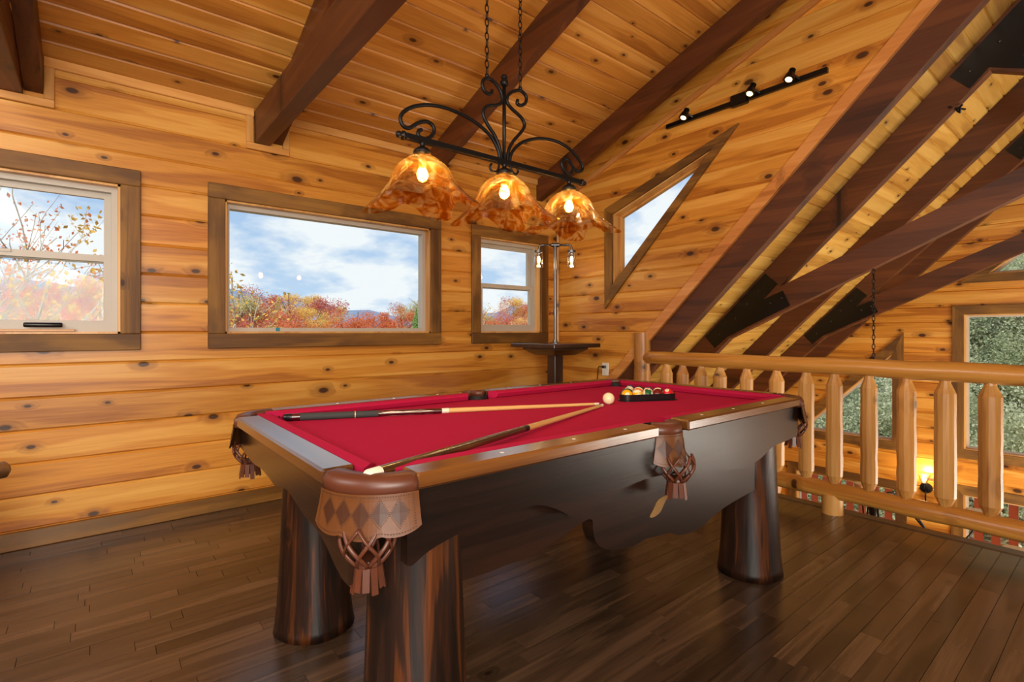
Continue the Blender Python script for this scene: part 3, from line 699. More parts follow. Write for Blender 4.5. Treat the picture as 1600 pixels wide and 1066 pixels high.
# aprons: upper slabs with a live edge, and a lower slab between the legs
def slab_x(nm, low, ztop, y0, y1, mat):
    top = [(low[-1][0], ztop), (low[0][0], ztop)]
    return tpart(MB().prism([(x, y0, z) for x, z in low+top], (0, y1-y0, 0)), nm, mat)
LA = [(.545, .60), (.56, .598), (.60, .618), (.664, .634), (.74, .645), (.833, .652), (.90, .656), (.95, .65), (1.0, .631), (1.04, .61), (1.08, .586), (1.13, .580), (1.2, .588), (1.26, .61), (1.316, .627), (1.42, .635), (1.52, .632), (1.66, .615), (1.80, .60), (1.95, .575), (2.05, .562), (2.12, .558), (2.18, .566), (2.25, .578), (2.32, .60), (2.37, .612), (2.45, .616), (2.55, .622), (2.62, .632)]
LBp = [(.70, .49), (.80, .486), (.893, .488), (.95, .484), (1.013, .495), (1.10, .515), (1.19, .536), (1.222, .53), (1.225, .50), (1.238, .459), (1.27, .43), (1.316, .408), (1.37, .40), (1.434, .392), (1.50, .40), (1.56, .392), (1.633, .388), (1.70, .362), (1.78, .353), (1.83, .35), (1.88, .359), (1.94, .376), (2.0, .388), (2.1, .40), (2.30, .415)]
rs = lambda L, f=1: [(x, z) for x, z in spline([(a_, b_) for a_, b_ in L], 3)]
slab_x('apron', rs(LA), ZT-.038, 1.046, 1.078, M['apron'])
slab_x('lower_slab', rs(LBp), ZT-.05, 1.100, 1.146, M['apron'])
mirr = lambda L: [(X0+X1-x, z) for x, z in L][::-1]
slab_x('apron', rs(mirr(LA)), ZT-.038, Y1-.054, Y1-.022, M['apron']); slab_x('lower_slab', rs(mirr(LBp)), ZT-.05, Y1-.124, Y1-.076, M['apron'])
LE = [(1.09, .575), (1.13, .578), (1.182, .596), (1.24, .622), (1.30, .636), (1.38, .642), (1.48, .66), (1.55, .672), (1.60, .668), (1.68, .655), (1.75, .664), (1.85, .672), (1.95, .668), (2.05, .676), (2.13, .684), (2.18, .688)]
def slab_y(low, x0, x1):
    top = [(low[-1][0], ZT-.038), (low[0][0], ZT-.038)]
    return tpart(MB().prism([(x0, y, z) for y, z in low+top], (x1-x0, 0, 0)), 'apron', M['apron_y'])
slab_y(rs(LE), X0+.022, X0+.052); slab_y(rs(LE), X1-.052, X1-.022)
tpart(MB().prism([(x, Y0+.012+.10, ZT-.075) for x in (X0+.05, X1-.05)]+[(x, Y1-.112, ZT-.075) for x in (X1-.05, X0+.05)], (0, 0, .03)), 'bed_frame', M['apron'])
for y_ in (Y0+.10, Y1-.10):
    tpart(MB().box((X0+.06, y_-.02, ZT-.14), (X1-.06, y_+.02, ZT-.05)), 'bed_frame', M['apron'])
# knot scar on the slab
sc_ = [(1.575+.048*math.cos(a_)*(1+.3*math.sin(2*a_)), .498+.026*math.sin(a_)+.018*math.cos(a_)) for a_ in np.linspace(0, 2*math.pi, 16, endpoint=False)]
tpart(MB().prism([(x, 1.101, z) for x, z in sc_], (0, -.003, 0)), 'bark_scar', plain('bark_scar', (140, 104, 58), .6, noise=.2))
# log legs
def leg(cx, cy, seed):
    rg = random.Random(seed); rows = []; n = 28; ph = [rg.uniform(0, 6.28) for _ in range(5)]
    for i in range(22):
        z = i/21*(ZT-.06); t = i/21; rows.append([])
        r0 = .135-.022*min(1, t*1.3)+.012*math.exp(-t*9)
        for k in range(n):
            a = 2*math.pi*k/n
            r = r0*(1+.035*math.sin(2*a+ph[0]+t*.6)+.014*math.sin(5*a+ph[1]+t*1.5)+.005*math.sin(9*a+ph[2]-t*2))
            r += .018*math.exp(-((a-ph[4]) % 6.283-3.1)**2*6-(t-.62)**2*160)
            rows[-1].append((cx+r*math.cos(a), cy+r*math.sin(a), z))
    mb = MB().grid(rows, wrap=True); mb.f += [tuple(range(n-1, -1, -1)), tuple(21*n+k for k in range(n))]
    return tpart(mb, 'leg', M['bark'], smooth=True)
for i, (cx, cy) in enumerate(((.635, 1.175), (2.405, 1.175), (.655, 2.02), (2.42, 2.06))): leg(cx, cy, i+3)

# pockets: collar, flap with diamonds and stitching, liner, net and fringe
def pocket(cx, cy, rc, a0, a1, zt=ZT, flap_h=.098, nd=5, tilt=.014, netc=None, linc=None):
    pk = empty('pocket', (0, 0, 0), tb); zt = zt-.005
    def pp(mb, nm, mat, sm=False): return mb.build(nm, mat, pk, T0, sm)
    ang = lambda s: math.radians(a0+(a1-a0)*s)
    # collar: a leather roll on an arc
    rows = []
    prof = [(-.052, -.012), (-.050, .004), (-.030, .007), (-.006, .004), (.004, -.010), (.004, -.034), (-.010, -.040), (-.04, -.036)]
    for i in range(21):
        a = ang(i/20); rows.append([(cx+(rc+d)*math.cos(a), cy+(rc+d)*math.sin(a), zt+h) for d, h in prof])
    mb = MB().grid(rows, wrap=True); n = len(prof); mb.f += [tuple(range(n-1, -1, -1)), tuple(20*n+k for k in range(n))]
    pp(mb, 'collar', M['leather_dk'], True)
    # flap
    def fp(s, t, out=0):
        a = ang(s); sc = .74+.14*math.sin(math.pi*s)+.10*abs(math.sin(3.0*math.pi*s))**.7
        d = t*flap_h*sc; r = rc+.006+tilt*t**1.3+out
        return (cx+r*math.cos(a), cy+r*math.sin(a), zt-.030-d)
    ns_, nt_ = 28, 6
    rows = [[fp(i/ns_, j/nt_) for i in range(ns_+1)] for j in range(nt_+1)]+[[fp(i/ns_, j/nt_, -.004) for i in range(ns_+1)] for j in range(nt_, -1, -1)]
    mb = MB().grid(rows); pp(mb, 'flap', M['leather'], False)
    fl = pk.children[-1]
    # diamonds inset and stitches
    for k in range(nd):
        s0 = .10+.80*(k+.5)/nd; hw = .80/nd*.46; q = []
        for u, v in ((0, -1), (1, 0), (0, 1), (-1, 0)):
            q.append((s0+u*hw, .46+v*.30))
        c0 = fp(s0, .46, .0012); MBd = MB()
        vs = [fp(s, t, .0012) for s, t in q]; MBd.add(vs+[c0], [(0, 1, 4), (1, 2, 4), (2, 3, 4), (3, 0, 4)])
        pp(MBd, 'diamond', M['leather_diamond'])
    st = MB()
    def dash(s, t, ds=.006, dt=.012):
        st.add([fp(s-ds, t-dt, .0016), fp(s+ds, t-dt, .0016), fp(s+ds, t+dt, .0016), fp(s-ds, t+dt, .0016)], [(0, 1, 2, 3)])
    m_ = 40
    for i in range(m_+1):
        s = .05+.9*i/m_; dash(s, .92); dash(s, .06)
    for i in range(12):
        dash(.05, .1+.8*i/12); dash(.95, .1+.8*i/12)
    for k in range(nd):
        s0 = .10+.80*(k+.5)/nd; hw = .80/nd*.52
        for (u0, v0), (u1, v1) in (((0, -1), (1, 0)), ((1, 0), (0, 1)), ((0, 1), (-1, 0)), ((-1, 0), (0, -1))):
            for j in range(8):
                f = j/8; dash(s0+hw*(u0+(u1-u0)*f), .46+.35*(v0+(v1-v0)*f), .0045, .010)
    pp(st, 'stitching', M['stitch'])
    # liner and net
    nx, ny = linc
    rows = [[(nx+r*math.cos(2*math.pi*k/16), ny+r*math.sin(2*math.pi*k/16), z) for k in range(16)] for r, z in ((.058, zt-.012), (.056, zt-.06), (.05, zt-.10), (.035, zt-.118), (.002, zt-.122))]
    pp(MB().grid(rows, wrap=True), 'liner', M['liner'], True)
    nx, ny = netc
    net = MB(); zt0, zb0 = zt-.10, zt-.19
    for k in range(8):
        for sg in (1, -1):
            path = []
            for i in range(13):
                t = i/12; a = 2*math.pi*k/8+sg*t*1.15; r = .052+.012*math.sin(math.pi*t)-.020*t*t
                path.append((nx+r*math.cos(a), ny+r*math.sin(a), zt0+(zb0-zt0)*t))
            net.tube(path, .0052, 6, flat=.55)
    pp(net, 'net', M['leather_dk'], True)
    fr = MB(); fr.lathe((nx, ny, zb0-.012), [(.030, 0), (.034, .012), (.03, .022)], 14)
    for k in range(12):
        a = 2*math.pi*k/12; r0, r1 = .031, .039; w_ = .0075
        t_ = np.array([-math.sin(a), math.cos(a), 0]); o1 = np.array([nx+r0*math.cos(a), ny+r0*math.sin(a), zb0]); o2 = np.array([nx+r1*math.cos(a), ny+r1*math.sin(a), zb0-.055-.006*math.sin(k*2.3)])
        fr.prism([o1-t_*w_, o1+t_*w_, o2+t_*w_, o2-t_*w_], (-.003*math.cos(a), -.003*math.sin(a), 0))
    pp(fr, 'fringe', M['leather_dk'])
def cpocket(ix, iy):
    cx = X0+RC if ix < 0 else X1-RC; cy = Y0+RC if iy < 0 else Y1-RC
    mid = {(-1, -1): 225, (1, -1): 315, (1, 1): 45, (-1, 1): 135}[(ix, iy)]
    nc = (X0+.068 if ix < 0 else X1-.068, Y0+.068 if iy < 0 else Y1-.068)
    lc_i = (X0+.108 if ix < 0 else X1-.108, Y0+.108 if iy < 0 else Y1-.108)
    pocket(cx, cy, RC, mid-45, mid+45, netc=nc, linc=lc_i)
for ix in (-1, 1):
    for iy in (-1, 1): cpocket(ix, iy)
pocket(XM, Y0+.085, .092, 270-62, 270+62, flap_h=.115, nd=3, netc=(XM, Y0-.006), linc=(XM, Y0+.07))
pocket(XM, Y1-.085, .092, 90-62, 90+62, flap_h=.115, nd=3, netc=(XM, Y1+.006), linc=(XM, Y1-.07))

# ------------------------------------------------------------------ cues, ball, rack
def cue(tip, direction, label, kind, rise=0.0, L_=1.47):
    d = np.array(direction, float); d /= np.linalg.norm(d)
    r = lambda s: .0065+(.0148-.0065)*min(1, s/1.35)                 # s metres from the tip
    c = empty('pool_cue', tuple(tip)); tag(c, label, 'cue', 'pool cues on the cloth')
    ang = math.atan2(-d[1], -d[0]); c.rotation_euler = (0, rise, ang)
    segs = [(0, .010, 'tip', 'rubber'), (.010, .034, 'ferrule', 'ivory'), (.034, .735, 'shaft', 'maple'), (.735, .765, 'joint', 'ivory' if kind else 'plastic')]
    if kind: segs += [(.765, 1.03, 'forearm', 'redwood'), (1.03, 1.33, 'wrap', 'wrap'), (1.33, L_-.03, 'butt', 'redwood'), (L_-.03, L_, 'butt_cap', 'plastic')]
    else: segs += [(.765, L_-.04, 'forearm', 'darkcue'), (L_-.04, L_, 'butt_cap', 'ivory')]
    for a, b, nm, mt in segs:
        ra, rb = r(a), r(b)
        if nm == 'tip': prof = [(.002, -a), (ra, -a-.003), (rb, -b)]
        elif nm == 'butt_cap': prof = [(ra, -a), (rb, -b+.004), (rb*.8, -b)]
        else: prof = [(ra, -a), (rb, -b)]
        o = MB().lathe((0, 0, 0), [(p_, -q_) for p_, q_ in prof], 14, 'x').build(nm, M[mt], c); smooth_by_angle(o, 50)
        if nm == 'forearm' and kind:
            for k in range(4):
                a_ = k*math.pi/2+.4; mb = MB(); q = []
                for s, wv in ((.80, .0), (.86, .0045), (.93, .001), (.98, .0035), (1.02, 0)):
                    q.append((s, wv))
                for (s0, w0), (s1, w1) in zip(q, q[1:]):
                    P = []
                    for s, wv in ((s0, -w0), (s0, w0), (s1, w1), (s1, -w1)):
                        rr2 = r(s)+.0002; P.append((s, rr2*math.cos(a_+wv/rr2), rr2*math.sin(a_+wv/rr2)))
                    mb.add(P, [(0, 1, 2, 3)])
                mb.build('inlay', M['ivory'], c)
        if nm == 'wrap': MB().lathe((1.12, 0, 0), [(r(1.12)+.0006, 0), (r(1.12)+.0006, .004)], 14, 'x').build('ring', M['maple'], c)
    return c
zc_ = ZB+.0066
cue((1.872, 1.634, zc_), np.array([1.872-.575, 1.634-2.125]), 'two-piece cue with dark linen wrap and red forearm near the far cushion', 1, rise=-.0062, L_=1.39)
cue((1.852, 1.600, zc_), np.array([1.852-.473, 1.600-1.093]), 'cue with dark figured butt lying over the corner pocket', 0, rise=-.0165, L_=1.475)

def ball_mat(name, rgb, stripe=False):
    m, t, out = new_mat(name); L = t.links.new; b = principled(t, out, Roughness=.08); b.inputs['Coat Weight'].default_value = .5
    tc = N(t, 'ShaderNodeTexCoord'); sp = N(t, 'ShaderNodeSeparateXYZ'); L(tc.outputs['Object'], sp.inputs[0])
    def absgt(o, v):
        a = N(t, 'ShaderNodeMath', operation='ABSOLUTE'); L(o, a.inputs[0]); g = N(t, 'ShaderNodeMath', operation='GREATER_THAN'); L(a.outputs[0], g.inputs[0]); g.inputs[1].default_value = v; return g.outputs[0]
    spot = absgt(sp.outputs['X'], .0262); f = spot
    if stripe:
        pole = absgt(sp.outputs['Z'], .0155); mx_ = N(t, 'ShaderNodeMath', operation='MAXIMUM'); L(spot, mx_.inputs[0]); L(pole, mx_.inputs[1]); f = mx_.outputs[0]
    x = N(t, 'ShaderNodeMix', data_type='RGBA'); L(f, x.inputs['Factor']); x.inputs['A'].default_value = lin(rgb); x.inputs['B'].default_value = lin((238, 226, 190))
    L(x.outputs['Result'], b.inputs['Base Color']); return m
RB = .0286
def uv_ball():
    prof = [(max(RB*math.sin(math.pi*i/14), 1e-6), -RB*math.cos(math.pi*i/14)) for i in range(15)]
    return MB().lathe((0, 0, 0), prof, 24, cap=False)
COLS = {1: ('yellow', (240, 176, 20)), 2: ('blue', (22, 34, 110)), 3: ('red', (206, 20, 34)), 4: ('purple', (58, 26, 84)), 5: ('orange', (236, 104, 30)), 6: ('green', (10, 92, 52)), 7: ('maroon', (104, 22, 22)), 8: ('black', (14, 14, 14))}
def text_mesh(txt, size):
    cu = bpy.data.curves.new('digit', 'FONT'); cu.body = txt; cu.size = size; cu.align_x = 'CENTER'; cu.align_y = 'CENTER'; cu.resolution_u = 2
    o = bpy.data.objects.new('digit', cu); COL.objects.link(o); bpy.context.view_layer.update()
    me = bpy.data.meshes.new_from_object(o); bpy.data.objects.remove(o); return me
def ball(n, loc, rot):
    c, rgb = COLS[n if n < 9 else n-8]; st = n > 8
    o = uv_ball().build('billiard_ball', ball_mat('ball_%s_%s' % (c, 'stripe' if st else 'solid'), rgb, st), smooth=True); o.location = loc; o.rotation_euler = rot
    tag(o, '%s %s billiard ball in the black triangle rack' % (('white with a '+c+' stripe') if st else ('solid '+c), 'numbered %d' % n), 'ball', 'racked balls')
    me = text_mesh(str(n), .013); me.materials.append(M['black'])
    d = bpy.data.objects.new('number', me); COL.objects.link(d); d.parent = o; d.matrix_local = Matrix.Translation((RB+.0003, 0, 0)) @ Matrix.Rotation(math.pi/2, 4, 'Z') @ Matrix.Rotation(math.pi/2, 4, 'X')
    return o
o = uv_ball().build('cue_ball', plain('cue_ball_white', (236, 220, 178), .12, noise=.01), smooth=True); o.location = (1.925, 1.629, ZB+RB); tag(o, 'plain cream cue ball at the tips of the two cues', 'ball')
A0 = np.array([2.098, 1.655]); A1 = np.array([2.345, 1.535]); ex = (A1-A0)/np.linalg.norm(A1-A0); ey = np.array([-ex[1], ex[0]])
sp_ = 2*RB+.0004; ORDER = [[1, 9, 14, 7, 3], [6, 5, 13, 12], [14+1, 11, 4], [10, 8], [2]]
used = 0
facing = math.atan2(-.62, -.78)
for r_, rowb in enumerate(ORDER):
    for i, n_ in enumerate(rowb):
        p = A0+ex*(sp_*(i+r_/2))+ey*(sp_*.866*r_)
        rot = (random.uniform(-.5, .5), random.uniform(-.9, .4), facing+random.uniform(-.6, .6)) if n_ != 1 else (.2, -.25, math.atan2(-1.7, -2.1)+.1)
        if n_ == 14: rot = (1.45, .3, facing)
        ball(n_, (p[0], p[1], ZB+RB), rot)
rk = empty('triangle_rack', (A0[0], A0[1], ZB)); tag(rk, 'black plastic triangle rack full of billiard balls', 'rack')
def tri_off(d):
    c0 = A0; c1 = A0+ex*sp_*4; c2 = A0+ex*sp_*2+ey*sp_*.866*4; out = []
    for c, a_ in ((c0, 210), (c1, 330), (c2, 90)):
        for k in range(-4, 5):
            t = math.radians(a_+k*15); out.append(c+ex*math.cos(t)*(RB+d)+ey*math.sin(t)*(RB+d))
    return out
In, Ou, Fl = tri_off(.001), tri_off(.009), tri_off(.017); n_ = len(In)
P = [[(*p, z) for p in q] for q, z in ((In, ZB), (In, ZB+.034), (Ou, ZB+.034), (Ou, ZB+.004), (Ou, ZB))]
MB().grid(P, wrap=True).build('rack_wall', M['plastic'], rk, (A0[0], A0[1], ZB))
P = [[(*p, z) for p in q] for q, z in ((Ou, ZB+.0005), (Ou, ZB+.006), (Fl, ZB+.004), (Fl, ZB+.0005))]
MB().grid(P, wrap=True).build('rack_foot', M['plastic'], rk, (A0[0], A0[1], ZB))

# ------------------------------------------------------------------ three-shade pendant
YC = 1.70
Z2 = lambda a, b: on_y(533+a/3.002, b/3.002, YC)
ch = empty('pendant_lamp', tuple(on_y(789, 262, YC))); CO = tuple(ch.location); tag(ch, 'black scrolled iron pendant with three amber glass shades over the pool table', 'lamp')
def cpart(mb, nm, mat, sm=True, par=ch): return mb.build(nm, mat, par, CO, sm)
def scroll(pts, r=.0075):
    cpart(MB().tube(spline([Z2(*p) for p in pts], 6), r, 8, up=(0, 1, 0)), 'scroll', M['iron'])
scroll([(745, 765), (738, 710), (705, 645), (650, 590), (580, 545), (500, 510), (420, 493), (350, 498), (300, 520), (278, 552), (290, 590), (320, 600), (360, 578), (400, 570), (430, 590), (435, 620), (415, 645), (388, 650), (363, 638), (362, 618), (378, 608)])
scroll([(788, 775), (798, 722), (830, 682), (870, 660), (930, 650), (1000, 660), (1060, 690), (1100, 730), (1128, 770), (1132, 795), (1115, 805), (1092, 790), (1070, 757), (1050, 745), (1035, 762), (1040, 790), (1060, 815), (1080, 812), (1085, 796)])
scroll([(752, 765), (744, 700), (722, 640), (690, 590), (668, 545), (670, 512), (692, 496), (730, 492), (754, 478), (752, 440), (730, 400), (700, 372), (675, 370), (662, 390), (668, 420), (685, 438), (703, 438), (708, 422)])
scroll([(778, 770), (786, 705), (808, 662), (848, 615), (860, 585), (843, 550), (800, 510), (779, 480), (782, 450), (805, 430), (840, 425), (866, 450), (866, 480), (845, 495), (826, 486), (828, 468)])
scroll([(742, 745), (738, 790), (725, 806), (705, 800), (698, 782), (706, 768)], .005); scroll([(790, 760), (800, 800), (818, 818), (830, 806), (826, 788)], .005)
zb0 = 1.842; p0 = Z2(300, 650); p1 = Z2(1122, 846); zb0 = (p0[2]+p1[2])/2
cpart(MB().cbox((p0[0], YC-.011, zb0-.011), (p1[0], YC+.011, zb0+.011), .002), 'bar', M['iron'], False)
for x_, sg in ((p0[0], -1), (p1[0], 1)):
    cpart(MB().lathe((x_, YC, zb0), [(.010, 0), (.017, sg*.004), (.017, sg*.012), (.009, sg*.016), (.013, sg*.024), (.011, sg*.032), (.004, sg*.036)], 12, 'x'), 'finial', M['iron'])
pt = Z2(765, 395); xm = pt[0]
cpart(MB().tube([(xm, YC, zb0), (xm, YC, pt[2])], .008, 10).lathe((xm, YC, pt[2]), [(.008, -.01), (.018, -.004), (.018, .012), (.010, .018), (.015, .026), (.012, .036), (.003, .042)], 12), 'stem', M['iron'])
def shade(xc):
    zt = zb0-.055
    cpart(MB().lathe((xc, YC, zb0-.05), [(.034, 0), (.033, .010), (.022, .020), (.010, .025), (.009, .032), (.012, .038), (.008, .048)], 16), 'shade_cap', M['iron'])
    rows = []; nA = 72; phase = math.radians(-51+45+45)
    for i in range(26):
        t = i/25; rows.append([])
        for k in range(nA):
            a = 2*math.pi*k/nA; lobe = math.cos(4*(a-phase)); l1 = (abs(lobe)**.8)*(1 if lobe > 0 else -1)
            base = .030+.092*(1-math.exp(-t*5.2))+.02*max(0, t-.5)
            fl = max(0, t-.42)/.58
            r = base*(1+.05*l1*t)+fl**1.5*(.028+.075*max(0, l1)-.012*max(0, -l1))
            z = -.185*t**.92+fl**1.4*(.030*max(0, -l1)-.014*max(0, l1))
            r += .004*math.sin(9*a+7*t+xc*20)*t; z += .003*math.sin(6*a+xc*31)*t
            rows[-1].append((xc+r*math.cos(a), YC+r*math.sin(a), zt+z))
    cpart(MB().grid(rows, wrap=True), 'shade', M['amber'])
    cpart(MB().lathe((xc, YC, zt-.052), [(.012, .05), (.013, .02), (.013, 0)], 12), 'socket', M['ivory'])
    cpart(MB().lathe((xc, YC, zt-.10), [(.004, 0), (.014, .006), (.021, .022), (.018, .038), (.012, .05)], 14), 'bulb', M['bulb'])
for c_ in (660, 788, 889): shade(on_y(c_, 250, YC)[0])
def chain(x, y, z0, z1, pitch=.0285, lw=.0085, r=.0023, base=0):
    mb = MB(); z = z0; k = base
    while z < z1:
        pts = []
        for i in range(12):
            a = 2*math.pi*i/12; u = lw*math.cos(a); v = pitch*.62*math.sin(a)
            pts.append((x+(u if k % 2 else u*.3), y+(0 if k % 2 else u), z+pitch*.5+v))
        mb.tube(pts, r, 5, closed=True, up=(1, 1, 0)); z += pitch; k += 1
    return mb
for a_, b_ in ((684, 365), (840, 425)):
    q = Z2(a_, b_); zt_ = DZ0+DS*(YA-YC)
    cpart(MB().lathe((q[0], YC, q[2]), [(.008, 0), (.009, .012), (.005, .018)], 8), 'hanger', M['iron'])
    cpart(chain(q[0], YC, q[2]+.014, zt_-.02), 'chain', M['iron'])
    cpart(MB().lathe((q[0], YC, zt_-.03), [(.02, 0), (.03, .015), (.03, .034)], 12), 'ceiling_cap', M['iron'])

# ------------------------------------------------------------------ bistro table with pipe lamp, outlet
BX, BY, BS, BZ = 2.80, 2.92, .55, 1.025; bc = (BX+BS/2, BY+BS/2)
bt = empty('bar_table', (bc[0], bc[1], 0)); tag(bt, 'tall square dark wood bar table in the corner carrying a pipe lamp', 'table'); BO = (bc[0], bc[1], 0)
MB().cbox((BX, BY, BZ-.034), (BX+BS, BY+BS, BZ), .005).build('table_top', M['bistro'], bt, BO)
q = .13; s_ = [(bc[0]-BS*.36, bc[1]-BS*.36), (bc[0]+BS*.36, bc[1]-BS*.36), (bc[0]+BS*.36, bc[1]+BS*.36), (bc[0]-BS*.36, bc[1]+BS*.36)]
lo = [(bc[0]+(x-bc[0])*.62, bc[1]+(y-bc[1])*.62) for x, y in s_]
MB().grid([[(x, y, BZ-.036) for x, y in s_], [(x, y, BZ-.052) for x, y in s_], [(x, y, BZ-.10) for x, y in lo], [(x, y, BZ-.10) for x, y in [bc]*4]], wrap=True).build('apron', M['bistro'], bt, BO)
MB().cbox((bc[0]-.05, bc[1]-.05, .03), (bc[0]+.05, bc[1]+.05, BZ-.09), .006).build('post', M['bistro_z'], bt, BO)
MB().cbox((bc[0]-.22, bc[1]-.05, 0), (bc[0]+.22, bc[1]+.05, .045), .005).cbox((bc[0]-.05, bc[1]-.22, 0), (bc[0]+.05, bc[1]+.22, .045), .005).build('foot', M['bistro'], bt, BO)
pl_ = empty('pipe_lamp', (bc[0], bc[1], BZ)); PO = (bc[0], bc[1], BZ); tag(pl_, 'steel pipe lamp with two glass jar shades standing on the bar table', 'lamp')
cx, cy = bc; dr = np.array([.7763, -.6304, 0]); zc = 1.873
MB().lathe((cx, cy, BZ), [(.045, 0), (.045, .006), (.020, .012), (.018, .03)], 16).build('flange', M['pipe'], pl_, PO)
smooth_by_angle(MB().tube([(cx, cy, BZ+.01), (cx, cy, zc)], .0125, 12).lathe((cx, cy, 1.262), [(.017, 0), (.017, .05)], 12).build('pipe', M['pipe'], pl_, PO))
smooth_by_angle(MB().lathe((cx, cy, zc-.03), [(.018, 0), (.018, .02), (.016, .045)], 12).tube([np.array([cx, cy, zc])-dr*.035, np.array([cx, cy, zc])+dr*.035], .018, 12).build('tee', M['pipe'], pl_, PO))
MB().tube([np.array([cx, cy, 1.287])-dr*.012, np.array([cx, cy, 1.287])-dr*.045], .006, 8).build('valve_stem', plain('brass', (150, 110, 50), .35, .8), pl_, PO)
w_ = [np.array([cx, cy, 1.287])-dr*.047+.019*(math.cos(a)*np.array([.6304, .7763, 0])+math.sin(a)*np.array([0, 0, 1])) for a in np.linspace(0, 2*math.pi, 14, endpoint=False)]
MB().tube(w_, .004, 6, closed=True, up=(.7763, -.6304, 0)).tube([w_[0], w_[7]], .003, 5).tube([w_[3], w_[10]], .003, 5).build('valve_wheel', plain('red_paint', (150, 20, 40), .4), pl_, PO)
for sg in (-1, 1):
    e_ = np.array([cx, cy, zc])+dr*.142*sg
    path = [np.array([cx, cy, zc])+dr*.03*sg, e_-dr*.03*sg, e_-dr*.008*sg+np.array([0, 0, -.006]), e_+np.array([0, 0, -.03]), e_+np.array([0, 0, -.05])]
    MB().tube(path, .0095, 10).build('arm', M['pipe'], pl_, PO, True)
    jz = zc-.05
    jr = MB().lathe((e_[0], e_[1], jz), [(.034, 0), (.034, -.018), (.030, -.022), (.038, -.045), (.039, -.06), (.039, -.138), (.036, -.145), (.01, -.146)], 20, cap=False).build('jar', M['jar'], pl_, PO, True)
    MB().lathe((e_[0], e_[1], jz), [(.036, -.016), (.036, .003), (.012, .006), (.012, .012)], 18).build('jar_lid', M['pipe'], pl_, PO, False)
    MB().lathe((e_[0], e_[1], jz-.05), [(.010, .05), (.011, .02), (.010, 0)], 10).build('socket', M['pipe'], pl_, PO)
    MB().lathe((e_[0], e_[1], jz-.10), [(.003, 0), (.013, .012), (.013, .03), (.008, .05)], 12).build('bulb', M['wick'], pl_, PO, True)
    light('jar_bulb', 'POINT', (e_[0], e_[1], jz-.115), .8, (1, .76, .45), shadow_soft_size=.02)
ol = empty('power_outlet', (XB, 3.055, .785)); OO = (XB, 3.055, .785); tag(ol, 'cream wall outlet on the cheek wall with a black plug in it', 'outlet')
MB().cbox((XB-.007, 3.02, .728), (XB+.003, 3.092, .843), .003).build('cover_plate', M['white'], ol, OO)
MB().cbox((XB-.010, 3.04, .745), (XB-.006, 3.073, .772), .002).build('socket_face', M['ivory'], ol, OO)
MB().cbox((XB-.030, 3.042, .797), (XB-.006, 3.078, .819), .004).build('plug', M['plastic'], ol, OO)
MB().tube(spline([(XB-.028, 3.08, .808), (XB-.02, 3.12, .80), (XB-.015, 3.14, .70), (XB-.015, 3.18, .45), (XB-.02, 3.22, .16), (XB-.03, 3.24, .012)], 5), .004, 6).build('cord', M['plastic'], ol, OO, True)

# ------------------------------------------------------------------ track light
tk = empty('track_light', (XB, 1.82, 2.767)); KO = (XB, 1.82, 2.767); tag(tk, 'black track light with three spot heads on the cheek wall', 'track light')
MB().cbox((XB-.03, 1.241, 2.750), (XB-.0005, 2.407, 2.784), .003).build('track', M['black'], tk, KO)
MB().cbox((XB-.042, 1.745, 2.735), (XB-.0005, 1.865, 2.815), .004).build('feed_box', M['black'], tk, KO)
for y in (2.20, 1.69, 1.435):
    b0 = np.array([XB-.075, y, 2.800]); dn = np.array([-.45, .10, -.88]); dn /= np.linalg.norm(dn)
    hd = MB().tube([b0-dn*.03, b0+dn*.01, b0+dn*.012, b0+dn*.045, b0+dn*.05], [.017, .018, .028, .034, .034], 14).build('spot_head', M['black'], tk, KO); smooth_by_angle(hd)
    for k in range(3): MB().tube([b0-dn*(.008+.009*k), b0-dn*(.011+.009*k)], .021, 12).build('cooling_fin', M['iron'], tk, KO)
    MB().tube([b0, (XB-.028, y-.03, 2.767)], .008, 8).build('yoke', M['black'], tk, KO)
    lc = b0+dn*.0505
    MB().tube([lc, lc+dn*.001], .021, 14).build('lens', M['spot'], tk, KO)
    light('track_spot', 'SPOT', tuple(lc+dn*.01), 9, (1, .82, .56), target=tuple(lc+dn), spot_size=1.5, spot_blend=.8, shadow_soft_size=.02)

# ------------------------------------------------------------------ great room: sconce, chandelier, deck
sn_ = empty('wall_sconce', (XC, 1.553, -.62)); SO = (XC, 1.553, -.62); tag(sn_, 'black wall sconce with a lit glass tulip shade on the end wall', 'sconce')
MB().lathe((XC-.02, 1.553, -.655), [(.06, .02), (.055, -.004), (.02, -.012)], 20, 'x').build('back_plate', M['iron'], sn_, SO)
MB().tube([(XC-.02, 1.553, -.66), (XC-.03, 1.553, -.72), (XC-.03, 1.553, -.86)], .008, 8).tube(spline([(XC-.02, 1.553, -.65), (XC-.08, 1.553, -.65), (XC-.09, 1.553, -.60)], 4), .008, 8).build('arm', M['iron'], sn_, SO, True)
MB().lathe((XC-.09, 1.553, -.60), [(.02, 0), (.028, .01), (.02, .02)], 12).build('cup', M['iron'], sn_, SO)
MB().lathe((XC-.09, 1.553, -.585), [(.026, 0), (.036, .03), (.05, .07), (.075, .105)], 20, cap=False).build('shade', M['jar'], sn_, SO, True)
MB().lathe((XC-.09, 1.553, -.57), [(.008, 0), (.018, .02), (.018, .04), (.004, .058)], 12).build('bulb', M['wick'], sn_, SO, True)
light('sconce_bulb', 'POINT', (XC-.09, 1.553, -.47), 7, (1, .74, .40), shadow_soft_size=.03)
hc = empty('chandelier', (4.40, 1.236, -.3)); HO = (4.40, 1.236, -.3); tag(hc, 'black iron chandelier hanging on a long chain beyond the railing', 'chandelier')
chain(4.40, 1.236, -.02, 1.60, pitch=.034, lw=.010, r=.003).build('chain', M['iron'], hc, HO, True)
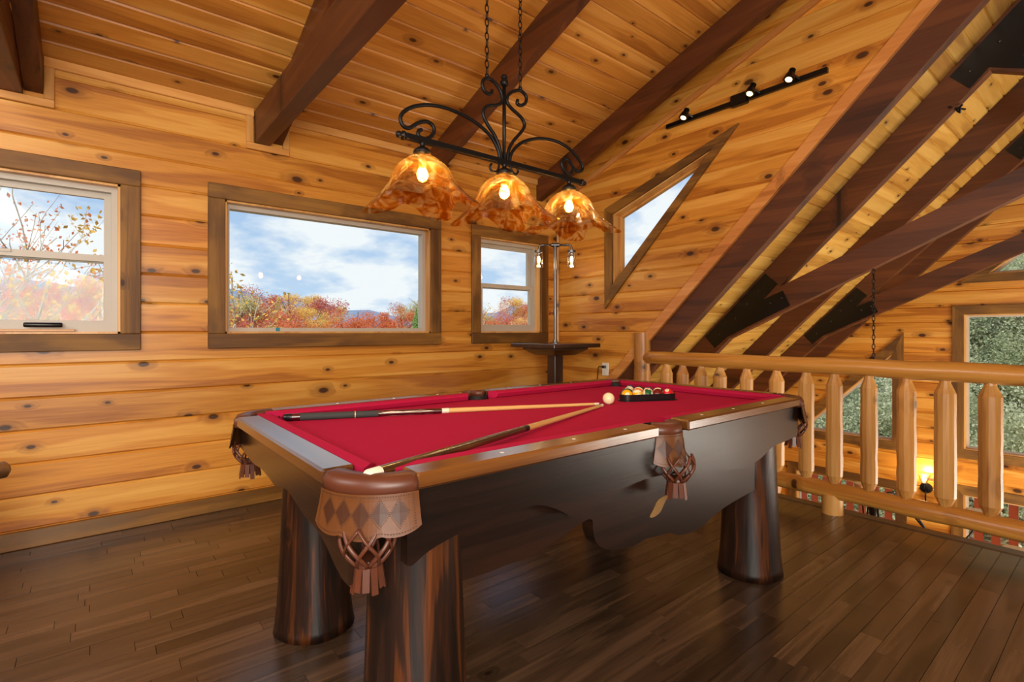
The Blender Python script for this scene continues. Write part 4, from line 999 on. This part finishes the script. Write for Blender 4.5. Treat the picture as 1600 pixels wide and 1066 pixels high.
MB().lathe((4.40, 1.236, -.4), [(.01, 0), (.045, .02), (.03, .07), (.018, .16), (.035, .24), (.02, .30), (.006, .40)], 14).build('hub', M['iron'], hc, HO, True)
cup = np.array([5.0-4.40, .762-1.236]); a0 = math.atan2(cup[1], cup[0])
for k in range(6):
    a = a0+k*math.pi/3; D = np.array([math.cos(a), math.sin(a), 0]); C0 = np.array([4.40, 1.236, 0])
    pts = [C0+D*.03+[0, 0, -.10], C0+D*.14+[0, 0, -.05], C0+D*.30+[0, 0, -.20], C0+D*.48+[0, 0, -.42], C0+D*.66+[0, 0, -.40], C0+D*.76+[0, 0, -.30]]
    ar = MB().tube(spline(pts, 5), .006, 8).build('arm', M['iron'], hc, HO, True)
    E_ = C0+D*.76
    MB().lathe((E_[0], E_[1], -.30), [(.035, 0), (.045, .012), (.042, .03), (.055, .085), (.06, .12)], 16, cap=False).build('shade', plain('cup_shade', (196, 150, 110), .4), hc, HO, True)
    MB().lathe((E_[0], E_[1], -.182), [(.001, 0), (.057, 0), (.057, .003), (.001, .003)], 16, cap=False).build('diffuser', M['white'], hc, HO)
# timber deck and red-stained railing outside the end wall
dk = empty('deck_railing', (9.3, 1.5, -2.8)); DO = (9.3, 1.5, -2.8); tag(dk, 'red-stained deck railing with close balusters outside the end wall', 'railing')
MB().cbox((9.26, -2.0, -.98), (9.40, 5.0, -.93), .005).build('cap_rail', M['stainred'], dk, DO)
MB().box((9.31, -2.0, -1.8), (9.35, 5.0, -1.72)).build('bottom_rail', M['stainred'], dk, DO)
y = -2.0
while y < 5.0:
    o = MB().box((9.28, -.045, -1.85), (9.31, .045, -.98)).build('baluster', M['stainred'], dk, (9.3, 0, -2.8)); o.location = (0, y-1.5, 0); y += .17
o = MB().box((XC+.14, -3, -2.95), (9.5, 5.2, -2.8)).build('deck_floor', M['stainred']); S(o)

# ------------------------------------------------------------------ small things
o = MB().lathe((0, 0, 0), [(.001, -.078), (.011, -.076), (.013, -.07), (.013, .07), (.011, .076), (.001, .078)], 14, 'x').build('black_tube', M['plastic'], smooth=True); o.location = (-.218, YA+.005, 1.163); tag(o, 'short black rounded tube lying on a strip of wood on the window sill', 'tube')
o = MB().cbox((-.16, -.02, 0), (.16, .02, .012), .002).build('sill_strip', M['pine_trim']); o.location = (-.25, YA+.005, 1.1275+.0005); tag(o, 'thin strip of pale wood on the sill under a black tube', 'board')
# log chair, of which the photograph shows only the end of an arm
lc_ = empty('log_chair', (-.75, 2.75, 0)); LO = (-.75, 2.75, 0); tag(lc_, 'rustic log chair by the back wall with one arm showing', 'chair')
def lpart(nm, p0, p1, r):
    P, R = log_tube(p0, p1, r, r*.95, seg=6); e_ = (P[-1]-P[0])/np.linalg.norm(P[-1]-P[0])*.012; P[0] = P[0]+e_; P[-1] = P[-1]-e_
    return smooth_by_angle(MB().tube([P[0]-e_]+P+[P[-1]+e_], [R[0]*.6]+R+[R[-1]*.6], 12).build(nm, M['armlog'], lc_, LO))
M['armlog'] = wood('arm_log', (132, 92, 52), (98, 64, 34), (52, 32, 18), knots=.6, knot_c=(22, 12, 8), patch=(48, 30, 18))
lpart('arm', (-.95, 2.62, .555), (-.29, 3.035, .545), .037); lpart('arm', (-1.25, 3.07, .555), (-.62, 3.48, .545), .036)
for p in ((-.42, 2.97), (-.95, 2.62), (-.72, 3.42), (-1.25, 3.07)): lpart('leg', (*p, 0), (*p, .53), .035)
lpart('seat_rail', (-.95, 2.62, .38), (-.42, 2.97, .38), .03); lpart('seat_rail', (-1.25, 3.07, .38), (-.72, 3.42, .38), .03); lpart('seat_rail', (-.42, 2.97, .38), (-.72, 3.42, .38), .03)
MB().prism([(-.93, 2.66, .41), (-.45, 2.98, .41), (-.74, 3.40, .41), (-1.22, 3.08, .41)], (0, 0, .05)).build('seat', M['bistro'], lc_, LO)
lpart('back_post', (-.95, 2.62, .5), (-1.0, 2.58, 1.0), .035); lpart('back_post', (-1.25, 3.07, .5), (-1.30, 3.03, 1.0), .035); lpart('back_rail', (-1.0, 2.58, .95), (-1.30, 3.03, .95), .03)

# ------------------------------------------------------------------ outside: ground, hills, trees
def ground_z(x, y):
    return -5.0+.50*np.maximum(0, x-y-10)-.06*np.maximum(0, y-8)*(y < 60)-.06*52*(y >= 60)
gx = np.concatenate([np.linspace(-160, 0, 30), np.linspace(3, 60, 40), np.linspace(66, 200, 26)]); gy = np.concatenate([np.linspace(-60, 4, 14), np.linspace(6, 60, 28), np.linspace(68, 260, 26)])
gv = []; 
for x in gx:
    for y in gy: gv.append((x, y, float(ground_z(x, y))+.25*math.sin(x*.7)*math.cos(y*.6)))
gf = [(i*len(gy)+j, (i+1)*len(gy)+j, (i+1)*len(gy)+j+1, i*len(gy)+j+1) for i in range(len(gx)-1) for j in range(len(gy)-1)]
M['ground'] = plain('leaf_litter', (150, 128, 92), .95, noise=.35, scale=1.5)
S(mesh_obj('ground', gv, gf, M['ground'], smooth=True))
M['mount'] = plain('hazy_mountain', (120, 138, 164), 1, noise=.06, scale=.004, spec=0)  # blue of distance haze is painted into the forest colour
def ridge(dist, zs, seed, name, mat):
    rg = random.Random(seed); xs = np.linspace(-1600, 3600, 90)*dist/2000; v = []
    f_ = [rg.uniform(.0010, .004) for _ in range(5)]; p_ = [rg.uniform(0, 6.3) for _ in range(5)]
    for k, (yo, hh) in enumerate(((0, -.05), (.10, .55), (.25, 1.0), (.6, -.05))):
        for x in xs:
            hgt = zs*(.62+.22*math.sin(f_[0]*x*2000/dist+p_[0])+.12*math.sin(2.7*f_[1]*x*2000/dist+p_[1])+.05*math.sin(9*f_[2]*x*2000/dist+p_[2]))
            v.append((x, dist*(1+yo), max(-40, hgt*hh)+(-30 if hh < 0 else 0)))
    m_ = len(xs); S(mesh_obj(name, v, [(i*m_+j, i*m_+j+1, (i+1)*m_+j+1, (i+1)*m_+j) for i in range(3) for j in range(m_-1)], mat, smooth=True))
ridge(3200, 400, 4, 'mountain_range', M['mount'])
M['hillf'] = plain('hill_forest', (146, 120, 110), 1, noise=.3, scale=.05, spec=0)
ridge(420, 12, 9, 'near_hills', M['hillf'])

def leaf_mat(name, cols):
    m, t, out = new_mat(name); L = t.links.new; b = principled(t, out, Roughness=.7); b.inputs['Specular IOR Level'].default_value = .1
    g = N(t, 'ShaderNodeNewGeometry'); oi = N(t, 'ShaderNodeObjectInfo'); ns = N(t, 'ShaderNodeTexNoise', i_Scale=1.4, i_Detail=2.0); tc = N(t, 'ShaderNodeTexCoord'); L(tc.outputs['Object'], ns.inputs['Vector'])
    s = N(t, 'ShaderNodeMath', operation='ADD'); rw = N(t, 'ShaderNodeMath', operation='MULTIPLY'); L(g.outputs['Random Per Island'], rw.inputs[0]); rw.inputs[1].default_value = .45; L(rw.outputs[0], s.inputs[0]); L(ns.outputs['Fac'], s.inputs[1])
    s2_ = N(t, 'ShaderNodeMath', operation='MULTIPLY_ADD'); L(oi.outputs['Random'], s2_.inputs[0]); s2_.inputs[1].default_value = .4; L(s.outputs[0], s2_.inputs[2])
    mr = N(t, 'ShaderNodeMapRange'); L(s2_.outputs[0], mr.inputs[0]); mr.inputs['From Min'].default_value = .35; mr.inputs['From Max'].default_value = 1.35
    cr = N(t, 'ShaderNodeValToRGB'); e_ = cr.color_ramp.elements; e_[0].color = lin(cols[0]); e_[1].color = lin(cols[-1])
    for i, c in enumerate(cols[1:-1]): k = cr.color_ramp.elements.new((i+1)/(len(cols)-1)); k.color = lin(c)
    L(mr.outputs[0], cr.inputs[0]); L(cr.outputs[0], b.inputs['Base Color'])
    tl = N(t, 'ShaderNodeBsdfTranslucent'); L(cr.outputs[0], tl.inputs[0]); ms = N(t, 'ShaderNodeMixShader'); ms.inputs[0].default_value = .45
    L(b.outputs[0], ms.inputs[1]); L(tl.outputs[0], ms.inputs[2]); L(ms.outputs[0], out.inputs[0]); return m
M['twig'] = plain('grey_bark', (176, 166, 152), .85, noise=.2, scale=6)
M['twig_dk'] = plain('brown_bark', (110, 92, 76), .9, noise=.2, scale=6)
LEAF = {'rust': leaf_mat('rust_leaves', [(176, 92, 58), (222, 124, 78), (238, 164, 114)]), 'red': leaf_mat('red_leaves', [(160, 92, 84), (206, 118, 102), (232, 160, 138)]),
        'yellow': leaf_mat('yellow_leaves', [(198, 156, 84), (236, 196, 104), (250, 226, 152)]), 'green': leaf_mat('pine_needles', [(112, 146, 88), (152, 184, 112), (190, 212, 146)]),
        'olive': leaf_mat('olive_leaves', [(150, 152, 104), (190, 188, 136), (222, 214, 172)]), 'brush': leaf_mat('brush_leaves', [(134, 146, 108), (180, 188, 150), (222, 222, 196)])}
def leaf_quads(P, size, rg):
    n = len(P); a = rg.normal(size=(n, 3)); a /= np.linalg.norm(a, axis=1)[:, None]; b = np.cross(a, rg.normal(size=(n, 3))); b /= np.linalg.norm(b, axis=1)[:, None]
    s = (size*rg.uniform(.6, 1.3, n))[:, None]; v = np.stack([P+a*s, P+b*s*.6, P-a*s, P-b*s*.6], 1).reshape(-1, 3)
    return v, [(4*i, 4*i+1, 4*i+2, 4*i+3) for i in range(n)]
def crown_points(n, kind, rg, h, w):
    if kind == 'conifer':
        t = rg.uniform(0, 1, n)**.7; r = w*(1-(1-t))*rg.uniform(.35, 1, n)*(1-.25*np.sin(t*40)); a = rg.uniform(0, 6.283, n)
        return np.stack([r*np.cos(a), r*np.sin(a), h*(1-t*.92)], 1)
    c = [(rg.normal(0, .36*w), rg.normal(0, .36*w), h*rg.uniform(.30, .90), w*rg.uniform(.16, .40)) for _ in range(22)]
    out = []
    for i in range(n):
        q = c[rg.integers(len(c))]; d = rg.normal(size=3); d /= np.linalg.norm(d); r = q[3]*rg.uniform(.35, 1.0); out.append((q[0]+d[0]*r, q[1]+d[1]*r, q[2]+d[2]*r*.8))
    return np.array(out)
def trunk(mb, h, r, rg, n=5, spread=.3):
    mb.tube([(0, 0, -.6), (rg.normal(0, .1), rg.normal(0, .1), h*.45), (rg.normal(0, .2), rg.normal(0, .2), h*.9)], [r, r*.7, r*.2], 6)
    for _ in range(n):
        z = h*rg.uniform(.3, .7); a = rg.uniform(0, 6.28); L_ = h*spread*rg.uniform(.6, 1.1)
        mb.tube([(0, 0, z), (L_*.5*math.cos(a), L_*.5*math.sin(a), z+L_*.45), (L_*math.cos(a), L_*math.sin(a), z+L_*.8)], [r*.4, r*.25, r*.08], 5)
    return mb
PROTO = {}
def tree_proto(kind, seed, h, w, n, size, shape='round'):
    rg = np.random.default_rng(seed); v, f = leaf_quads(crown_points(n, shape, rg, h, w), size, rg)
    me = bpy.data.meshes.new('foliage'); me.from_pydata([tuple(p) for p in v], [], f); me.materials.append(LEAF[kind])
    tm = trunk(MB(), h, h*.018, rg, 7 if shape == 'round' else 0); mt = bpy.data.meshes.new('trunk'); mt.from_pydata(tm.v, [], tm.f); mt.materials.append(M['twig' if kind in ('brush', 'yellow') else 'twig_dk'])
    PROTO.setdefault(kind, []).append((me, mt))
for kind, sd, h, w, n, s in (('rust', 1, 9, 3.4, 13000, .055), ('rust', 2, 8, 3.6, 13000, .055), ('red', 3, 8, 3.2, 12000, .055), ('yellow', 4, 9, 3.0, 12000, .05), ('olive', 6, 7, 3.0, 12000, .05), ('brush', 7, 3.2, 2.2, 14000, .028), ('brush', 8, 2.6, 2.4, 14000, .028)):
    tree_proto(kind, sd, h, w, n, s)
tree_proto('green', 5, 8, 2.2, 13000, .05, 'conifer')
NAMES = {'rust': 'rust_oak', 'red': 'red_maple', 'yellow': 'yellow_tree', 'green': 'pine_tree', 'olive': 'olive_tree', 'brush': 'hillside_shrub'}
LABEL = {'rust': 'rust orange autumn oak on the slope outside the back windows', 'red': 'dull red autumn tree on the slope outside the back windows', 'yellow': 'golden yellow tree on the slope outside the back windows',
         'green': 'light green pine among the autumn trees outside the back windows', 'olive': 'olive green tree among the autumn trees outside', 'brush': 'pale green shrub on the steep hillside outside the end wall'}
GRP = {k: 'outdoor '+NAMES[k].replace('_', ' ')+'s' for k in NAMES}
def put_tree(kind, x, y, sc, label=None, group=None, dz=0):
    me, mt = random.choice(PROTO[kind]); e_ = empty(NAMES[kind], (x, y, float(ground_z(x, y))-.1+dz)); e_.scale = (sc, sc, sc*random.uniform(.9, 1.15)); e_.rotation_euler = (0, 0, random.uniform(0, 6.28))
    for nm, m_ in (('crown', me), ('trunk', mt)):
        o = bpy.data.objects.new(nm, m_); COL.objects.link(o); o.parent = e_
    tag(e_, label or LABEL[kind], 'tree' if kind != 'brush' else 'shrub', group or GRP[kind])
# a belt of autumn trees seen through the back-wall windows (directions x = k*y); tops follow the tree line in the photograph
random.seed(11)
LOOK = {'rust': 'rust orange oak', 'red': 'dull red maple', 'yellow': 'golden yellow tree', 'green': 'light green pine', 'olive': 'olive green tree'}
def belt(d0, d1, n, top_px, where):
    for i in range(n):
        px = 5+865*(i+random.uniform(.1, .9))/n
        dist = random.uniform(d0, d1); r = ray(px, 517.5); t = dist/800; x, y = r[0]*t, r[1]*t
        line = np.interp(px, [0, 170, 355, 420, 470, 520, 560, 600, 650, 745, 790, 860], top_px)
        z_top = H+(517.5-line)/800*dist; g = float(ground_z(x, y)); need = max(3.5, z_top-g)*random.uniform(.80, 1.0)
        kind = random.choices(['rust', 'red', 'yellow', 'green', 'olive'], [5, 3, 1.6 if px < 560 else 3, 2.2 if 380 < px < 700 else .6, 1.6])[0]
        if kind == 'green': need *= .86
        hgt = {'rust': 8.5, 'red': 8, 'yellow': 9, 'green': 8, 'olive': 7}[kind]; 
        win = 'the large double-hung window' if px < 260 else ('the wide picture window' if px < 700 else 'the narrow corner window')
        put_tree(kind, x, y, need/hgt, '%s %s outside %s' % (LOOK[kind], where, win), '%s %s outside %s' % (NAMES[kind].replace('_', ' '), where, win))
belt(34, 46, 30, [500, 498, 496, 494, 492, 494, 494, 496, 496, 498, 498, 496], 'low in front of the tree belt')
belt(50, 66, 40, [470, 455, 462, 466, 470, 480, 482, 480, 474, 478, 474, 470], 'in the middle of the tree belt')
belt(70, 95, 46, [445, 432, 446, 450, 446, 468, 482, 476, 452, 466, 470, 464], 'tall on the skyline')
# shrubs and trees on the hillside beyond the end wall
for i in range(150):
    px = random.uniform(1215, 1640); dist = 12+random.random()**1.4*40; r = ray(px, 517.5); t = dist/800; x, y = r[0]*t, r[1]*t
    if x < 12.5: continue
    if dist < 30:
        zone = 'at the foot of' if dist < 17 else 'halfway up'
        put_tree('brush', x, y, random.uniform(.8, 1.5), 'pale green shrub %s the steep hillside outside the end wall' % zone, 'shrubs %s the hillside' % zone)
    else:
        k_ = random.choice(['brush', 'brush', 'olive', 'rust', 'yellow'])
        lk = LOOK.get(k_, 'pale green shrub'); put_tree(k_, x, y, random.uniform(.7, 1.1), lk+' high on the steep hillside outside the end wall', lk+'s high on the hillside')

# the two bare-branched trees close to the house
def branch_tree(x, y, base_z, h, seed, name, label, leafk, nleaf, lean=(0, 0)):
    rg = random.Random(seed); mb = MB(); ends = []
    def grow(p, d, L_, r, lev):
        q = [p]; 
        for k in range(3):
            d = d+Vector((rg.uniform(-.16, .16), rg.uniform(-.16, .16), rg.uniform(-.04, .12))); d.normalize(); q.append(q[-1]+d*L_/3)
        mb.tube([tuple(v) for v in q], [r, r*.85, r*.72, r*.6], 6 if lev < 2 else 4, cap=False)
        if lev >= 2: ends.extend(q[1:])
        if lev == 4: return
        for k in range((5, 4, 4, 3)[lev]):
            j = rg.choice((1, 2, 3)); ax = Vector((rg.uniform(-1, 1), rg.uniform(-1, 1), rg.uniform(-.2, .9))); ax.normalize()
            grow(q[j], (d*.55+ax*.75).normalized(), L_*rg.uniform(.48, .68), r*.5, lev+1)
    e_ = empty(name, (x, y, base_z)); tag(e_, label, 'tree')
    grow(Vector((0, 0, 0)), Vector((lean[0], lean[1], 1)).normalized(), h*.5, h*.010, 0)
    mb.build('branches', M['twig'], e_)
    g = np.random.default_rng(seed); E_ = np.array([tuple(v) for v in ends]); P = E_[g.integers(len(E_), size=nleaf)]+g.normal(0, .07, (nleaf, 3))
    v, f = leaf_quads(P, .032, g); o = mesh_obj('leaves', v, f, LEAF[leafk], e_)
branch_tree(-.55, 8.4, float(ground_z(-.55, 8.4)), 9.2, 5, 'birch_tree', 'thin pale-branched tree with few yellow leaves close outside the large double-hung window', 'yellow', 7000)
branch_tree(-1.6, 10.6, float(ground_z(-1.6, 10.6)), 9.6, 8, 'birch_tree', 'pale leafless tree further back outside the large double-hung window', 'rust', 2600)
branch_tree(12.4, 14.6, float(ground_z(12.4, 14.6)), 9.2, 21, 'aspen_tree', 'tree with dense small golden leaves outside the narrow double-hung window by the corner', 'yellow', 9000)
